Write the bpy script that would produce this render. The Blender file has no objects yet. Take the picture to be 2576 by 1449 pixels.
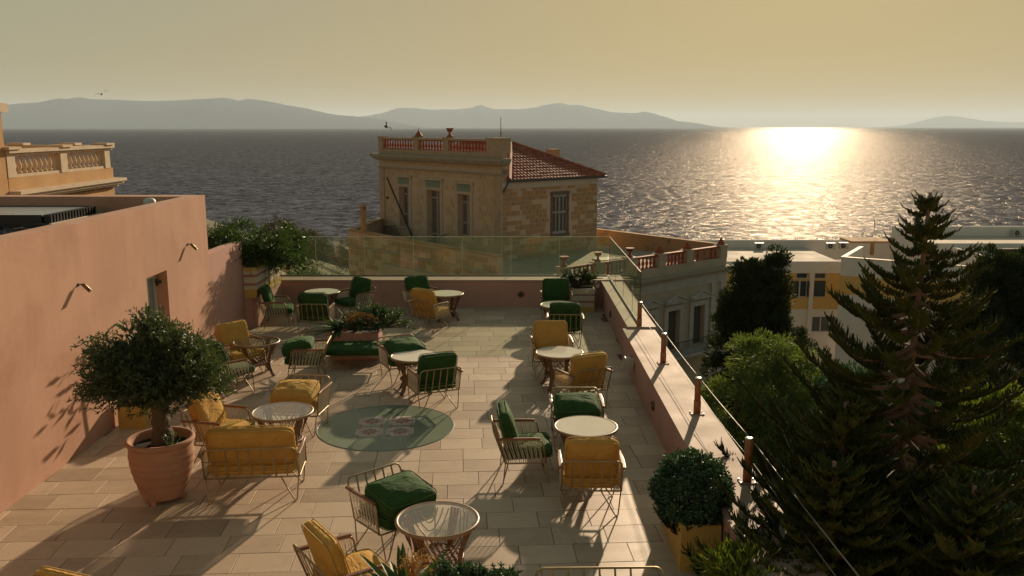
import bpy, bmesh, math, random
import numpy as np
from mathutils import Vector, Matrix, noise as mnoise
random.seed(7); RNG = np.random.default_rng(7)
S = bpy.context.scene
COL = S.collection
R = math.radians
PI = math.pi

# ------------------------------------------------------------------ camera
CZ = 4.63
cam = bpy.data.cameras.new('camera'); co = bpy.data.objects.new('camera', cam); COL.objects.link(co)
co.location = (0, 0, CZ); co.rotation_euler = (R(90 - 10.455), 0, 0)
cam.sensor_width = 36; cam.lens = 36 * 2200 / 2576; cam.clip_start = 0.1; cam.clip_end = 300000
S.camera = co
# ------------------------------------------------------------------ sky and sun
SUN_AZ, SUN_EL = 18.0, 16.7            # clockwise from +Y, above the horizon
W = bpy.data.worlds.new('World'); S.world = W; W.use_nodes = True
nt = W.node_tree; nt.nodes.clear()
sky = nt.nodes.new('ShaderNodeTexSky'); sky.sky_type = 'NISHITA'; sky.sun_disc = False
sky.sun_elevation = R(SUN_EL); sky.sun_rotation = R(SUN_AZ)
sky.altitude = 0; sky.air_density = 1.0; sky.dust_density = 3.0; sky.ozone_density = 1.0
gam = nt.nodes.new('ShaderNodeGamma'); gam.inputs[1].default_value = 0.17       # dusty air evens the sky out
tint = nt.nodes.new('ShaderNodeMix'); tint.data_type = 'RGBA'; tint.blend_type = 'MULTIPLY'
tint.inputs[0].default_value = 1.0; tint.inputs[7].default_value = (0.87, 0.78, 0.53, 1)
bg = nt.nodes.new('ShaderNodeBackground'); bg.inputs[1].default_value = 0.147
wo = nt.nodes.new('ShaderNodeOutputWorld')
nt.links.new(sky.outputs[0], gam.inputs[0]); hs = nt.nodes.new('ShaderNodeHueSaturation'); hs.inputs['Saturation'].default_value = 3.9
nt.links.new(gam.outputs[0], hs.inputs['Color']); nt.links.new(hs.outputs[0], tint.inputs[6]); nt.links.new(tint.outputs[2], bg.inputs[0]); nt.links.new(bg.outputs[0], wo.inputs[0])
sl = bpy.data.lights.new('sun', 'SUN'); sl.energy = 3.3; sl.angle = R(0.9); sl.color = (1.0, 0.76, 0.51)
so = bpy.data.objects.new('sun', sl); COL.objects.link(so)
sd = Vector((math.sin(R(SUN_AZ)) * math.cos(R(SUN_EL)), math.cos(R(SUN_AZ)) * math.cos(R(SUN_EL)), math.sin(R(SUN_EL))))
so.rotation_euler = sd.to_track_quat('Z', 'Y').to_euler()
S.view_settings.view_transform = 'Standard'; S.view_settings.look = 'None'
S.view_settings.gamma = 1.0; S.view_settings.use_curve_mapping = False
S.view_settings.exposure = 1.0
S.cycles.max_bounces = 8; S.cycles.transparent_max_bounces = 24; S.cycles.volume_bounces = 1
S.cycles.sample_clamp_indirect = 4.0

# ------------------------------------------------------------------ materials
def newmat(name):
    m = bpy.data.materials.new(name); m.use_nodes = True
    n = m.node_tree.nodes; n.clear()
    out = n.new('ShaderNodeOutputMaterial'); return m, n, m.node_tree.links, out
def mixc(n, l, fac, a, b, mode='MIX'):
    x = n.new('ShaderNodeMix'); x.data_type = 'RGBA'; x.blend_type = mode
    for sock, v in ((x.inputs[0], fac), (x.inputs[6], a), (x.inputs[7], b)):
        if hasattr(v, 'is_output'): l.new(v, sock)
        elif isinstance(v, (int, float)): sock.default_value = v
        else: sock.default_value = (*v, 1)
    return x.outputs[2]
def ramp(n, l, src, p0, p1, v0=0.0, v1=1.0):
    x = n.new('ShaderNodeMapRange'); x.inputs[1].default_value = p0; x.inputs[2].default_value = p1
    x.inputs[3].default_value = v0; x.inputs[4].default_value = v1; l.new(src, x.inputs[0]); return x.outputs[0]
def noise(n, l, vec, scale, detail=4.0, rough=0.55, dist=0.0):
    x = n.new('ShaderNodeTexNoise'); x.inputs['Scale'].default_value = scale
    x.inputs['Detail'].default_value = detail; x.inputs['Roughness'].default_value = rough; x.inputs['Distortion'].default_value = dist
    l.new(vec, x.inputs['Vector']); return x.outputs[0]
def coords(n, l, per_object=False, stretch=(1, 1, 1)):
    tc = n.new('ShaderNodeTexCoord'); v = tc.outputs['Object']
    mp = n.new('ShaderNodeMapping'); mp.inputs['Scale'].default_value = stretch; l.new(v, mp.inputs['Vector'])
    if per_object:
        oi = n.new('ShaderNodeObjectInfo'); g = n.new('ShaderNodeNewGeometry')
        ad = n.new('ShaderNodeMath'); ad.operation = 'ADD'; l.new(oi.outputs['Random'], ad.inputs[0]); l.new(g.outputs['Random Per Island'], ad.inputs[1])
        mu = n.new('ShaderNodeMath'); mu.operation = 'MULTIPLY'; l.new(ad.outputs[0], mu.inputs[0]); mu.inputs[1].default_value = 83.0
        va = n.new('ShaderNodeVectorMath'); va.operation = 'ADD'; l.new(mp.outputs[0], va.inputs[0]); l.new(mu.outputs[0], va.inputs[1])
        return va.outputs[0]
    return mp.outputs[0]
def rand01(n, l, shift=0.0):
    oi = n.new('ShaderNodeObjectInfo'); g = n.new('ShaderNodeNewGeometry')
    ad = n.new('ShaderNodeMath'); ad.operation = 'ADD'; l.new(oi.outputs['Random'], ad.inputs[0]); l.new(g.outputs['Random Per Island'], ad.inputs[1])
    mu = n.new('ShaderNodeMath'); mu.operation = 'MULTIPLY_ADD'; l.new(ad.outputs[0], mu.inputs[0]); mu.inputs[1].default_value = 7.31; mu.inputs[2].default_value = shift
    fr = n.new('ShaderNodeMath'); fr.operation = 'FRACT'; l.new(mu.outputs[0], fr.inputs[0]); return fr.outputs[0]
def bump(n, l, h, strength, dist=0.01):
    b = n.new('ShaderNodeBump'); b.inputs['Strength'].default_value = strength; b.inputs['Distance'].default_value = dist
    l.new(h, b.inputs['Height']); return b.outputs[0]
def pbr(name, c, c2=None, rough=0.7, scale=3.0, bs=0.3, bscale=None, bd=0.01, metal=0.0, spec=0.4, per=False, stretch=(1, 1, 1), spots=None, sheen=0.0, var=None, streak=None):
    m, n, l, out = newmat(name)
    p = n.new('ShaderNodeBsdfPrincipled'); v = coords(n, l, per, stretch)
    f = noise(n, l, v, scale); fac = ramp(n, l, f, 0.3, 0.7)
    col = mixc(n, l, fac, c, c2 if c2 else tuple(x * 0.8 for x in c))
    if var:                                  # colour of its own for each piece
        col = mixc(n, l, rand01(n, l), mixc(n, l, 0.75, col, var[0]), mixc(n, l, 0.6, col, var[1]))
    if spots:                                # (colour, scale, threshold, softness)
        s = noise(n, l, v, spots[1], 6.0, 0.7, 0.4); sf = ramp(n, l, s, spots[2], spots[2] + spots[3])
        col = mixc(n, l, sf, col, spots[0])
    if streak:                               # rain runs and trowel patches
        tv = coords(n, l, per, (1.6, 1.6, .16)); sk = ramp(n, l, noise(n, l, tv, 2.2, 6.0, 0.65), 0.50, 0.75, 0, .32); col = mixc(n, l, sk, col, streak)
        pt = ramp(n, l, noise(n, l, v, .55, 5.0, 0.7, .6), 0.46, 0.60, 0, .35); col = mixc(n, l, pt, col, tuple(min(1, x * 1.18 + .01) for x in c))
    l.new(col, p.inputs['Base Color'])
    rr = ramp(n, l, f, 0.2, 0.8, max(0.02, rough - 0.08), min(1, rough + 0.08)); l.new(rr, p.inputs['Roughness'])
    p.inputs['Metallic'].default_value = metal; p.inputs['Specular IOR Level'].default_value = spec
    if sheen: p.inputs['Sheen Weight'].default_value = sheen; p.inputs['Sheen Roughness'].default_value = 0.4
    if bs:
        bf = noise(n, l, v, bscale or scale * 9, 5.0, 0.6); l.new(bump(n, l, bf, bs, bd), p.inputs['Normal'])
    l.new(p.outputs[0], out.inputs[0]); return m
def leafmat(name, c, c2, c3, rough=0.5, trans=0.35, spec=0.3):
    m, n, l, out = newmat(name)
    p = n.new('ShaderNodeBsdfPrincipled'); t = n.new('ShaderNodeBsdfTranslucent'); mx = n.new('ShaderNodeMixShader')
    r = rand01(n, l); v = coords(n, l); f = ramp(n, l, noise(n, l, v, 1.6, 2.0), 0.35, 0.65)
    col = mixc(n, l, r, mixc(n, l, f, c, c2), c3)
    l.new(col, p.inputs['Base Color']); p.inputs['Roughness'].default_value = rough; p.inputs['Specular IOR Level'].default_value = spec
    tc = mixc(n, l, 1.0, col, (1.25, 1.25, 0.55), 'MULTIPLY'); l.new(tc, t.inputs[0])
    mx.inputs[0].default_value = trans; l.new(p.outputs[0], mx.inputs[1]); l.new(t.outputs[0], mx.inputs[2]); l.new(mx.outputs[0], out.inputs[0]); return m
def glassmat(name, tintc, film=0.08, filmc=(0.6, 0.6, 0.5), ior=1.5, rough=0.0, gain=1.0):
    m, n, l, out = newmat(name)
    tr = n.new('ShaderNodeBsdfTransparent'); tr.inputs[0].default_value = (*tintc, 1)
    df = n.new('ShaderNodeBsdfDiffuse'); v = coords(n, l); f = ramp(n, l, noise(n, l, v, 2.2), 0.35, 0.7, 0.7, 1.0)
    l.new(mixc(n, l, f, tuple(x * .7 for x in filmc), filmc), df.inputs[0])
    a = n.new('ShaderNodeMixShader'); a.inputs[0].default_value = film; l.new(tr.outputs[0], a.inputs[1]); l.new(df.outputs[0], a.inputs[2])
    gl = n.new('ShaderNodeBsdfGlossy'); gl.inputs['Roughness'].default_value = rough; gl.inputs[0].default_value = (1, 1, 1, 1)
    fr = n.new('ShaderNodeFresnel'); fr.inputs[0].default_value = ior
    mu = n.new('ShaderNodeMath'); mu.operation = 'MULTIPLY'; mu.use_clamp = True; l.new(fr.outputs[0], mu.inputs[0])
    gm = n.new('ShaderNodeNewGeometry'); ms = n.new('ShaderNodeMath'); ms.operation = 'MULTIPLY_ADD'; l.new(gm.outputs['Backfacing'], ms.inputs[0]); ms.inputs[1].default_value = -gain; ms.inputs[2].default_value = gain; l.new(ms.outputs[0], mu.inputs[1])
    b = n.new('ShaderNodeMixShader'); l.new(mu.outputs[0], b.inputs[0]); l.new(a.outputs[0], b.inputs[1]); l.new(gl.outputs[0], b.inputs[2])
    l.new(b.outputs[0], out.inputs[0]); return m

M = {}
M['tile'] = pbr('travertine', (0.45, 0.34, 0.24), (0.37, 0.27, 0.185), 0.5, 2.6, 0.25, 40, 0.004, per=True, stretch=(1, 2.4, 1), spots=((0.16, 0.11, 0.07), 11.0, 0.62, 0.07), var=((0.54, 0.43, 0.315), (0.29, 0.22, 0.155)), spec=0.3, streak=(0.25, 0.19, 0.135))
M['grout'] = pbr('grout', (0.14, 0.10, 0.07), rough=0.9)
M['pink'] = pbr('pink_plaster', (0.475, 0.28, 0.20), (0.42, 0.245, 0.172), 0.9, 0.9, 0.35, 30, 0.006, spec=0.2, spots=((0.39, 0.21, 0.14), 0.7, 0.52, 0.2), streak=(0.34, 0.185, 0.125))
M['rose'] = pbr('rose_plaster', (0.45, 0.265, 0.215), (0.41, 0.24, 0.195), 0.9, 1.1, 0.3, 30, 0.005, spec=0.2, streak=(0.33, 0.20, 0.165))
M['coping'] = pbr('pale_coping', (0.37, 0.265, 0.20), (0.33, 0.235, 0.175), 0.7, 1.4, 0.2, 25, 0.004, spec=0.35)
M['gravel'] = pbr('roof_gravel', (0.16, 0.15, 0.14), (0.08, 0.08, 0.08), 0.9, 14, 1.0, 24, 0.05)
M['metal'] = pbr('bronze_tube', (0.36, 0.28, 0.16), (0.28, 0.21, 0.12), 0.52, 6, 0, metal=0.6)
M['cord'] = pbr('pale_cord', (0.55, 0.48, 0.38), (0.46, 0.40, 0.31), 0.7, 20, 0)
M['armwood'] = pbr('arm_wood', (0.24, 0.105, 0.055), (0.15, 0.065, 0.035), 0.45, 3, 0.2, 30, stretch=(6, 1, 6), spec=0.35)
def fabric(name, c, c2):
    m, n, l, out = newmat(name); p = n.new('ShaderNodeBsdfPrincipled'); v = coords(n, l, True)
    f = ramp(n, l, noise(n, l, v, 5.0, 3.0), 0.3, 0.7); l.new(mixc(n, l, f, c, c2), p.inputs['Base Color'])
    p.inputs['Roughness'].default_value = 0.85; p.inputs['Specular IOR Level'].default_value = 0.15
    p.inputs['Sheen Weight'].default_value = 0.32; p.inputs['Sheen Roughness'].default_value = 0.35; p.inputs['Sheen Tint'].default_value = (*[min(1, x * 3) for x in c], 1)
    mp = n.new('ShaderNodeMapping'); mp.inputs['Scale'].default_value = (1.0, 2.2, 1.4); l.new(v, mp.inputs[0])
    w = noise(n, l, mp.outputs[0], 6.5, 2.5, 0.45, 1.2); l.new(bump(n, l, w, 0.6, 0.035), p.inputs['Normal'])
    l.new(p.outputs[0], out.inputs[0]); return m
M['green'] = fabric('green_fabric', (0.030, 0.082, 0.022), (0.020, 0.056, 0.015))
M['yellow'] = fabric('yellow_fabric', (0.48, 0.275, 0.07), (0.41, 0.23, 0.055))
M['pipe_green'] = pbr('green_piping', (0.05, 0.10, 0.035), rough=0.8, bs=0)
M['pipe_yellow'] = pbr('yellow_piping', (0.50, 0.33, 0.10), rough=0.8, bs=0)
M['rattan'] = pbr('rattan', (0.20, 0.105, 0.05), (0.11, 0.055, 0.028), 0.5, 14, 0.3, 60, 0.004, stretch=(1, 1, 3), spec=0.5)
M['rim'] = pbr('rattan_rim', (0.30, 0.19, 0.10), (0.20, 0.12, 0.06), 0.42, 9, 0.2, 50, 0.003, spec=0.5)
M['tableglass'] = glassmat('white_backed_glass', (0.80, 0.84, 0.78), 0.97, (0.80, 0.75, 0.63), 1.5, 0.01, 1.0)
M['frostglass'] = glassmat('frosted_glass', (0.97, 0.98, 0.96), 0.08, (0.80, 0.78, 0.74), 1.5, 0.02, 1.0)
M['clearglass'] = glassmat('clear_table_glass', (0.95, 0.97, 0.93), 0.02, (0.62, 0.60, 0.52), 1.5, 0.0, 1.0)
M['pane'] = glassmat('balustrade_glass', (0.90, 0.945, 0.87), 0.10, (0.44, 0.52, 0.38), 1.5, 0.0, 1.0)
M['paneedge'] = pbr('glass_edge', (0.45, 0.50, 0.36), rough=0.3, bs=0)
M['lens'] = glassmat('medallion_glass', (0.62, 0.72, 0.62), 0.36, (0.44, 0.50, 0.40), 1.35, 0.15, 0.5)
M['rust'] = pbr('rust_post', (0.34, 0.135, 0.055), (0.24, 0.09, 0.04), 0.55, 8, 0.3, 30)
M['steel'] = pbr('steel', (0.55, 0.54, 0.50), rough=0.3, metal=0.9, bs=0)
M['cable'] = pbr('dull_cable', (0.24, 0.23, 0.21), rough=0.5, metal=0.4, bs=0)
M['brass'] = pbr('aged_brass', (0.22, 0.15, 0.06), (0.12, 0.085, 0.04), 0.4, 12, 0.2, metal=0.8)
M['terracotta'] = pbr('terracotta', (0.40, 0.215, 0.135), (0.32, 0.165, 0.105), 0.85, 3.0, 0.4, 22, 0.008, stretch=(1, 1, 3), spots=((0.46, 0.27, 0.18), 3.0, 0.58, 0.15))
M['soil'] = pbr('soil', (0.018, 0.013, 0.010), rough=0.95, scale=20, bs=1.0, bd=0.04)
M['bark'] = pbr('bark', (0.11, 0.08, 0.055), (0.05, 0.037, 0.027), 0.9, 7, 0.9, 18, 0.03, stretch=(1, 1, 0.4))
M['pinebark'] = pbr('pine_bark', (0.21, 0.14, 0.095), (0.13, 0.085, 0.06), 0.9, 8, 0.8, 20, 0.03)
M['olive'] = leafmat('olive_leaf', (0.035, 0.066, 0.028), (0.055, 0.085, 0.038), (0.08, 0.105, 0.06), 0.5, 0.28, 0.3)
M['box'] = leafmat('bush_leaf', (0.028, 0.075, 0.040), (0.040, 0.095, 0.052), (0.05, 0.10, 0.06), 0.55, 0.2)
M['pepper'] = leafmat('pepper_leaf', (0.105, 0.155, 0.045), (0.15, 0.195, 0.055), (0.075, 0.12, 0.04), 0.6, 0.45, 0.2)
M['lime'] = leafmat('lime_leaf', (0.12, 0.17, 0.02), (0.16, 0.20, 0.03), (0.08, 0.12, 0.02), 0.5, 0.45)
M['cypress'] = leafmat('cypress_leaf', (0.028, 0.050, 0.024), (0.038, 0.060, 0.028), (0.046, 0.062, 0.028), 0.7, 0.2, 0.15)
M['pine'] = leafmat('pine_needle', (0.036, 0.068, 0.016), (0.058, 0.090, 0.022), (0.070, 0.070, 0.024), 0.75, 0.3, 0.1)
M['oleander'] = leafmat('oleander_leaf', (0.026, 0.062, 0.020), (0.040, 0.085, 0.024), (0.05, 0.09, 0.03), 0.5, 0.28, 0.25)
M['scrub'] = leafmat('scrub_leaf', (0.045, 0.06, 0.018), (0.075, 0.075, 0.025), (0.09, 0.07, 0.03), 0.7, 0.2)
M['drygrass'] = leafmat('dry_grass', (0.42, 0.24, 0.09), (0.36, 0.19, 0.07), (0.48, 0.30, 0.13), 0.7, 0.4)
M['white'] = pbr('white_petal', (0.75, 0.70, 0.64), rough=0.6, bs=0)
M['pinkpetal'] = pbr('pink_petal', (0.65, 0.42, 0.40), rough=0.6, bs=0)
M['boxyellow'] = pbr('yellow_planter_paint', (0.50, 0.33, 0.085), (0.45, 0.29, 0.075), 0.6, 2, 0.15, 30, 0.004)
M['cream'] = pbr('cream_paint', (0.55, 0.48, 0.36), (0.48, 0.42, 0.31), 0.7, 2, 0.15, 30, 0.004)
M['stripe'] = pbr('rose_stripe_paint', (0.36, 0.17, 0.15), rough=0.7, bs=0)
M['shutter'] = pbr('grey_shutter', (0.52, 0.53, 0.46), (0.46, 0.47, 0.41), 0.55, 3, 0.1)
M['stone'] = pbr('sandstone', (0.42, 0.295, 0.175), (0.36, 0.25, 0.155), 0.9, 3, 0.5, 20, 0.01, per=True, var=((0.43, 0.235, 0.11), (0.28, 0.215, 0.14)), spec=0.2)
M['facestone'] = pbr('pale_facing_stone', (0.50, 0.37, 0.235), (0.44, 0.325, 0.205), 0.9, 3, 0.5, 20, 0.01, per=True, var=((0.52, 0.375, 0.225), (0.41, 0.315, 0.215)), spec=0.2)
M['mortar'] = pbr('mortar', (0.52, 0.40, 0.29), (0.46, 0.355, 0.255), 0.95, 2, 0.4, 16, 0.01, spec=0.2)
M['graystone'] = pbr('weathered_cornice', (0.33, 0.295, 0.225), (0.26, 0.235, 0.18), 0.9, 2.0, 0.4, 16, 0.01, spots=((0.36, 0.27, 0.16), 1.2, 0.56, 0.1), spec=0.2)
M['surround'] = pbr('window_surround', (0.48, 0.38, 0.265), (0.41, 0.325, 0.23), 0.9, 3, 0.4, 20, spec=0.2)
M['pier'] = pbr('pier_stone', (0.42, 0.32, 0.21), (0.35, 0.265, 0.18), 0.9, 2.5, 0.4, 18, spots=((0.24, 0.21, 0.16), 1.6, 0.58, 0.12), spec=0.2)
M['redclay'] = pbr('red_clay', (0.30, 0.065, 0.03), (0.22, 0.045, 0.022), 0.75, 5, 0.3, 20, var=((0.34, 0.085, 0.035), (0.21, 0.04, 0.02)))
M['rooftile'] = pbr('roof_tile', (0.27, 0.07, 0.035), (0.20, 0.05, 0.027), 0.6, 6, 0.3, 20, per=True, var=((0.36, 0.115, 0.05), (0.17, 0.04, 0.022)), spec=0.4)
M['oldwood'] = pbr('old_wood', (0.17, 0.13, 0.10), (0.10, 0.075, 0.06), 0.85, 4, 0.4, 25, stretch=(5, 5, 1))
M['greywood'] = pbr('grey_painted_wood', (0.34, 0.33, 0.30), (0.25, 0.245, 0.22), 0.8, 8, 0.3, 25)
M['slatwood'] = pbr('brown_slat', (0.11, 0.095, 0.085), (0.08, 0.07, 0.06), 0.8, 8, 0.2)
M['verdigris'] = pbr('verdigris_panel', (0.17, 0.23, 0.18), (0.21, 0.25, 0.19), 0.8, 4, 0.2)
M['iron'] = pbr('old_iron', (0.05, 0.055, 0.05), (0.035, 0.037, 0.035), 0.6, 10, 0.2, metal=0.4)
M['gutter'] = pbr('green_gutter', (0.045, 0.065, 0.055), rough=0.4, bs=0)
M['fascia'] = pbr('white_band', (0.52, 0.49, 0.45), (0.47, 0.44, 0.40), 0.8, 2, 0.2)
M['ochre'] = pbr('ochre_plaster', (0.48, 0.29, 0.13), (0.42, 0.25, 0.115), 0.9, 1.2, 0.3, 18, spots=((0.26, 0.17, 0.08), 1.3, 0.60, 0.14), spec=0.2)
M['lime_trim'] = pbr('pale_weathered_trim', (0.56, 0.46, 0.33), (0.48, 0.39, 0.28), 0.85, 3, 0.4, 20, spots=((0.20, 0.16, 0.11), 3.2, 0.62, 0.1), spec=0.2)
M['rbwall'] = pbr('beige_render', (0.43, 0.365, 0.27), (0.37, 0.315, 0.235), 0.9, 1.0, 0.3, 14, spec=0.2)
M['rbtrim'] = pbr('grey_trim', (0.44, 0.42, 0.385), (0.37, 0.35, 0.32), 0.9, 1.6, 0.3, 14, spec=0.2)
M['tan'] = pbr('tan_plaster', (0.42, 0.245, 0.12), (0.37, 0.22, 0.11), 0.9, 0.9, 0.3, 14, spots=((0.20, 0.13, 0.075), 0.9, 0.55, 0.1), spec=0.2)
M['mbwhite'] = pbr('white_render', (0.68, 0.64, 0.58), (0.62, 0.58, 0.53), 0.9, 0.6, 0.2, 10, spec=0.2)
M['mbyellow'] = pbr('mustard_render', (0.62, 0.40, 0.13), (0.56, 0.36, 0.12), 0.9, 0.6, 0.2, 10, spec=0.2)
M['mbroof'] = pbr('flat_roof', (0.50, 0.44, 0.34), (0.44, 0.385, 0.30), 0.85, 0.4, 0.2, 8, spec=0.25)
M['darkshutter'] = pbr('dark_shutter', (0.03, 0.045, 0.05), rough=0.6, bs=0)
M['window'] = pbr('window_glass', (0.035, 0.045, 0.05), rough=0.08, bs=0, spec=0.5)
M['acwhite'] = pbr('off_white_metal', (0.50, 0.48, 0.42), rough=0.5, bs=0)
M['black'] = pbr('black_plastic', (0.015, 0.017, 0.02), rough=0.35, bs=0)
M['panel'] = pbr('solar_surface', (0.30, 0.31, 0.32), (0.26, 0.27, 0.28), 0.25, 3, 0.3, 60, 0.004, stretch=(1, 30, 1), spec=0.6)
M['rock'] = pbr('rock', (0.20, 0.17, 0.14), (0.12, 0.105, 0.09), 0.95, 0.6, 0.8, 3, 0.2)
M['ground'] = pbr('hillside', (0.050, 0.052, 0.024), (0.075, 0.066, 0.036), 0.95, 0.06, 0.6, 0.6, 0.3)
M['island'] = pbr('island_slope', (0.05, 0.068, 0.075), (0.04, 0.055, 0.062), 1.0, 0.0006, 0.0, spec=0.0)
M['bird'] = pbr('gull_feather', (0.10, 0.095, 0.09), rough=0.8, bs=0)
M['red'] = pbr('red_glaze', (0.36, 0.12, 0.085), rough=0.5, bs=0)
M['ivory'] = pbr('ivory_glaze', (0.46, 0.41, 0.34), (0.42, 0.38, 0.32), 0.5, 10, 0)
M['bluegrey'] = pbr('blue_grey_glaze', (0.16, 0.20, 0.19), rough=0.5, bs=0)
M['mint'] = pbr('mint_glaze', (0.33, 0.30, 0.27), rough=0.5, bs=0)

# ------------------------------------------------------------------ mesh builder
class MB:
    def __init__(s): s.v = []; s.f = []
    def add(s, vs, fs):
        o = len(s.v); s.v += [tuple(p) for p in vs]; s.f += [tuple(i + o for i in f) for f in fs]; return s
    def box(s, x0, x1, y0, y1, z0, z1, rot=0.0, about=None):
        vs = [(x, y, z) for z in (z0, z1) for y in (y0, y1) for x in (x0, x1)]
        if rot:
            a = about or ((x0 + x1) / 2, (y0 + y1) / 2); c, q = math.cos(rot), math.sin(rot)
            vs = [(a[0] + (x - a[0]) * c - (y - a[1]) * q, a[1] + (x - a[0]) * q + (y - a[1]) * c, z) for x, y, z in vs]
        return s.add(vs, [(0, 2, 3, 1), (4, 5, 7, 6), (0, 1, 5, 4), (2, 6, 7, 3), (0, 4, 6, 2), (1, 3, 7, 5)])
    def tube(s, pts, r, n=6, closed=False, r1=None, cap=True):
        P = [Vector(p) for p in pts]; k = len(P); vs = []; fs = []
        up = None
        for i in range(k):
            a = P[(i - 1) % k] if (closed or i > 0) else P[i]; b = P[(i + 1) % k] if (closed or i < k - 1) else P[i]
            t = (b - a).normalized() if (b - a).length > 1e-9 else Vector((0, 0, 1))
            if up is None:
                up = Vector((0, 0, 1)) if abs(t.z) < 0.9 else Vector((1, 0, 0))
            u = (up - t * up.dot(t))
            if u.length < 1e-4: u = Vector((0, 1, 0)) - t * t.y
            u.normalize(); w = t.cross(u); up = u
            rr = r if r1 is None else r + (r1 - r) * i / max(1, k - 1)
            if isinstance(r, (list, tuple)): rr = r[i]
            for j in range(n):
                an = 2 * PI * j / n; vs.append(P[i] + u * (rr * math.cos(an)) + w * (rr * math.sin(an)))
        m = k if closed else k - 1
        for i in range(m):
            for j in range(n):
                a = i * n + j; b = i * n + (j + 1) % n; c = ((i + 1) % k) * n + (j + 1) % n; d = ((i + 1) % k) * n + j
                fs.append((a, b, c, d))
        if cap and not closed:
            fs.append(tuple(range(n - 1, -1, -1))); fs.append(tuple((k - 1) * n + j for j in range(n)))
        return s.add(vs, fs)
    def lathe(s, prof, n=16, cx=0, cy=0, cap=True, a0=0.0):
        vs = []; fs = []; k = len(prof)
        for r, z in prof:
            for j in range(n):
                a = a0 + 2 * PI * j / n; vs.append((cx + r * math.cos(a), cy + r * math.sin(a), z))
        for i in range(k - 1):
            for j in range(n):
                fs.append((i * n + j, i * n + (j + 1) % n, (i + 1) * n + (j + 1) % n, (i + 1) * n + j))
        if cap:
            fs.append(tuple(range(n - 1, -1, -1))); fs.append(tuple((k - 1) * n + j for j in range(n)))
        return s.add(vs, fs)
    def prism(s, poly, z0, z1):
        k = len(poly); vs = [(x, y, z0) for x, y in poly] + [(x, y, z1) for x, y in poly]
        fs = [tuple(range(k - 1, -1, -1)), tuple(range(k, 2 * k))] + [(i, (i + 1) % k, k + (i + 1) % k, k + i) for i in range(k)]
        return s.add(vs, fs)
    def xform(s, mat):
        s.v = [tuple(mat @ Vector(p)) for p in s.v]; return s
    def mesh(s, name, mat, smooth=False, fix=True):
        me = bpy.data.meshes.new(name); me.from_pydata(s.v, [], s.f)
        if fix:
            bm = bmesh.new(); bm.from_mesh(me); bmesh.ops.recalc_face_normals(bm, faces=bm.faces); bm.to_mesh(me); bm.free()
        if mat: me.materials.append(M[mat] if isinstance(mat, str) else mat)
        if smooth:
            me.polygons.foreach_set('use_smooth', [True] * len(me.polygons))
        me.update(); return me
def link(name, me, parent=None, loc=None, rz=None):
    o = bpy.data.objects.new(name, me); COL.objects.link(o)
    if parent: o.parent = parent
    if loc is not None: o.location = loc
    if rz is not None: o.rotation_euler = (0, 0, rz)
    return o
def part(name, mb, mat, parent, smooth=False, label=None, kind=None):
    o = link(name, mb.mesh(name, mat, smooth), parent)
    if label: o['label'] = label
    if kind: o['kind'] = kind
    return o
def tag(o, label, cat, group=None):
    o['label'] = label; o['category'] = cat
    if group: o['group'] = group
    return o
def thing(name, label, cat, loc=(0, 0, 0), rz=0.0, group=None):
    o = bpy.data.objects.new(name, None); COL.objects.link(o); o.location = loc; o.rotation_euler = (0, 0, rz)
    o.empty_display_size = 0.1
    return tag(o, label, cat, group)
def solo(name, mb, mat, label, cat, smooth=False, group=None, loc=None, rz=None):
    return tag(link(name, mb.mesh(name, mat, smooth), None, loc, rz), label, cat, group)
def structure(name, mb, mat, smooth=False):
    o = link(name, mb.mesh(name, mat, smooth)); o['kind'] = 'structure'; return o
def dup(root, loc, rz, label=None, group=None):
    r = root.copy(); COL.objects.link(r); r.location = loc; r.rotation_euler = (0, 0, rz)
    if label: r['label'] = label
    if group: r['group'] = group
    for ch in list(root.children):
        c = ch.copy(); COL.objects.link(c); c.parent = r
        for g in list(ch.children):
            d = g.copy(); COL.objects.link(d); d.parent = c
    return r
def arc(cx, cy, r, a0, a1, n, z=0):
    return [(cx + r * math.cos(a0 + (a1 - a0) * i / n), cy + r * math.sin(a0 + (a1 - a0) * i / n), z) for i in range(n + 1)]
def smoothpath(pts, it=2, closed=False):
    P = [Vector(p) for p in pts]
    for _ in range(it):
        Q = [] if closed else [P[0]]
        m = len(P) if closed else len(P) - 1
        for i in range(m):
            a, b = P[i], P[(i + 1) % len(P)]; Q += [a * .75 + b * .25, a * .25 + b * .75]
        if not closed: Q.append(P[-1])
        P = Q
    return P
def rounded(pts, r, n=4):
    """polyline with its inner corners rounded by radius r"""
    P = [Vector(p) for p in pts]; out = [P[0]]
    for i in range(1, len(P) - 1):
        a = (P[i - 1] - P[i]); b = (P[i + 1] - P[i]); d = min(r, a.length * .45, b.length * .45)
        p0 = P[i] + a.normalized() * d; p1 = P[i] + b.normalized() * d
        for k in range(n + 1):
            t = k / n; out.append(p0 * (1 - t) ** 2 + P[i] * (2 * t * (1 - t)) + p1 * t ** 2)
    out.append(P[-1]); return out

# wall of given length along local +x from (0,0), thickness behind (+y), with rectangular openings
def wall_boxes(mb, length, z0, z1, th, openings, x0=0.0, y0=0.0):
    xs = x0
    for (a, b, c, d) in sorted(openings):
        if a > xs: mb.box(xs, a, y0, y0 + th, z0, z1)
        if c > z0: mb.box(a, b, y0, y0 + th, z0, c)
        if d < z1: mb.box(a, b, y0, y0 + th, d, z1)
        xs = b
    if xs < x0 + length: mb.box(xs, x0 + length, y0, y0 + th, z0, z1)
    return mb

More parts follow.
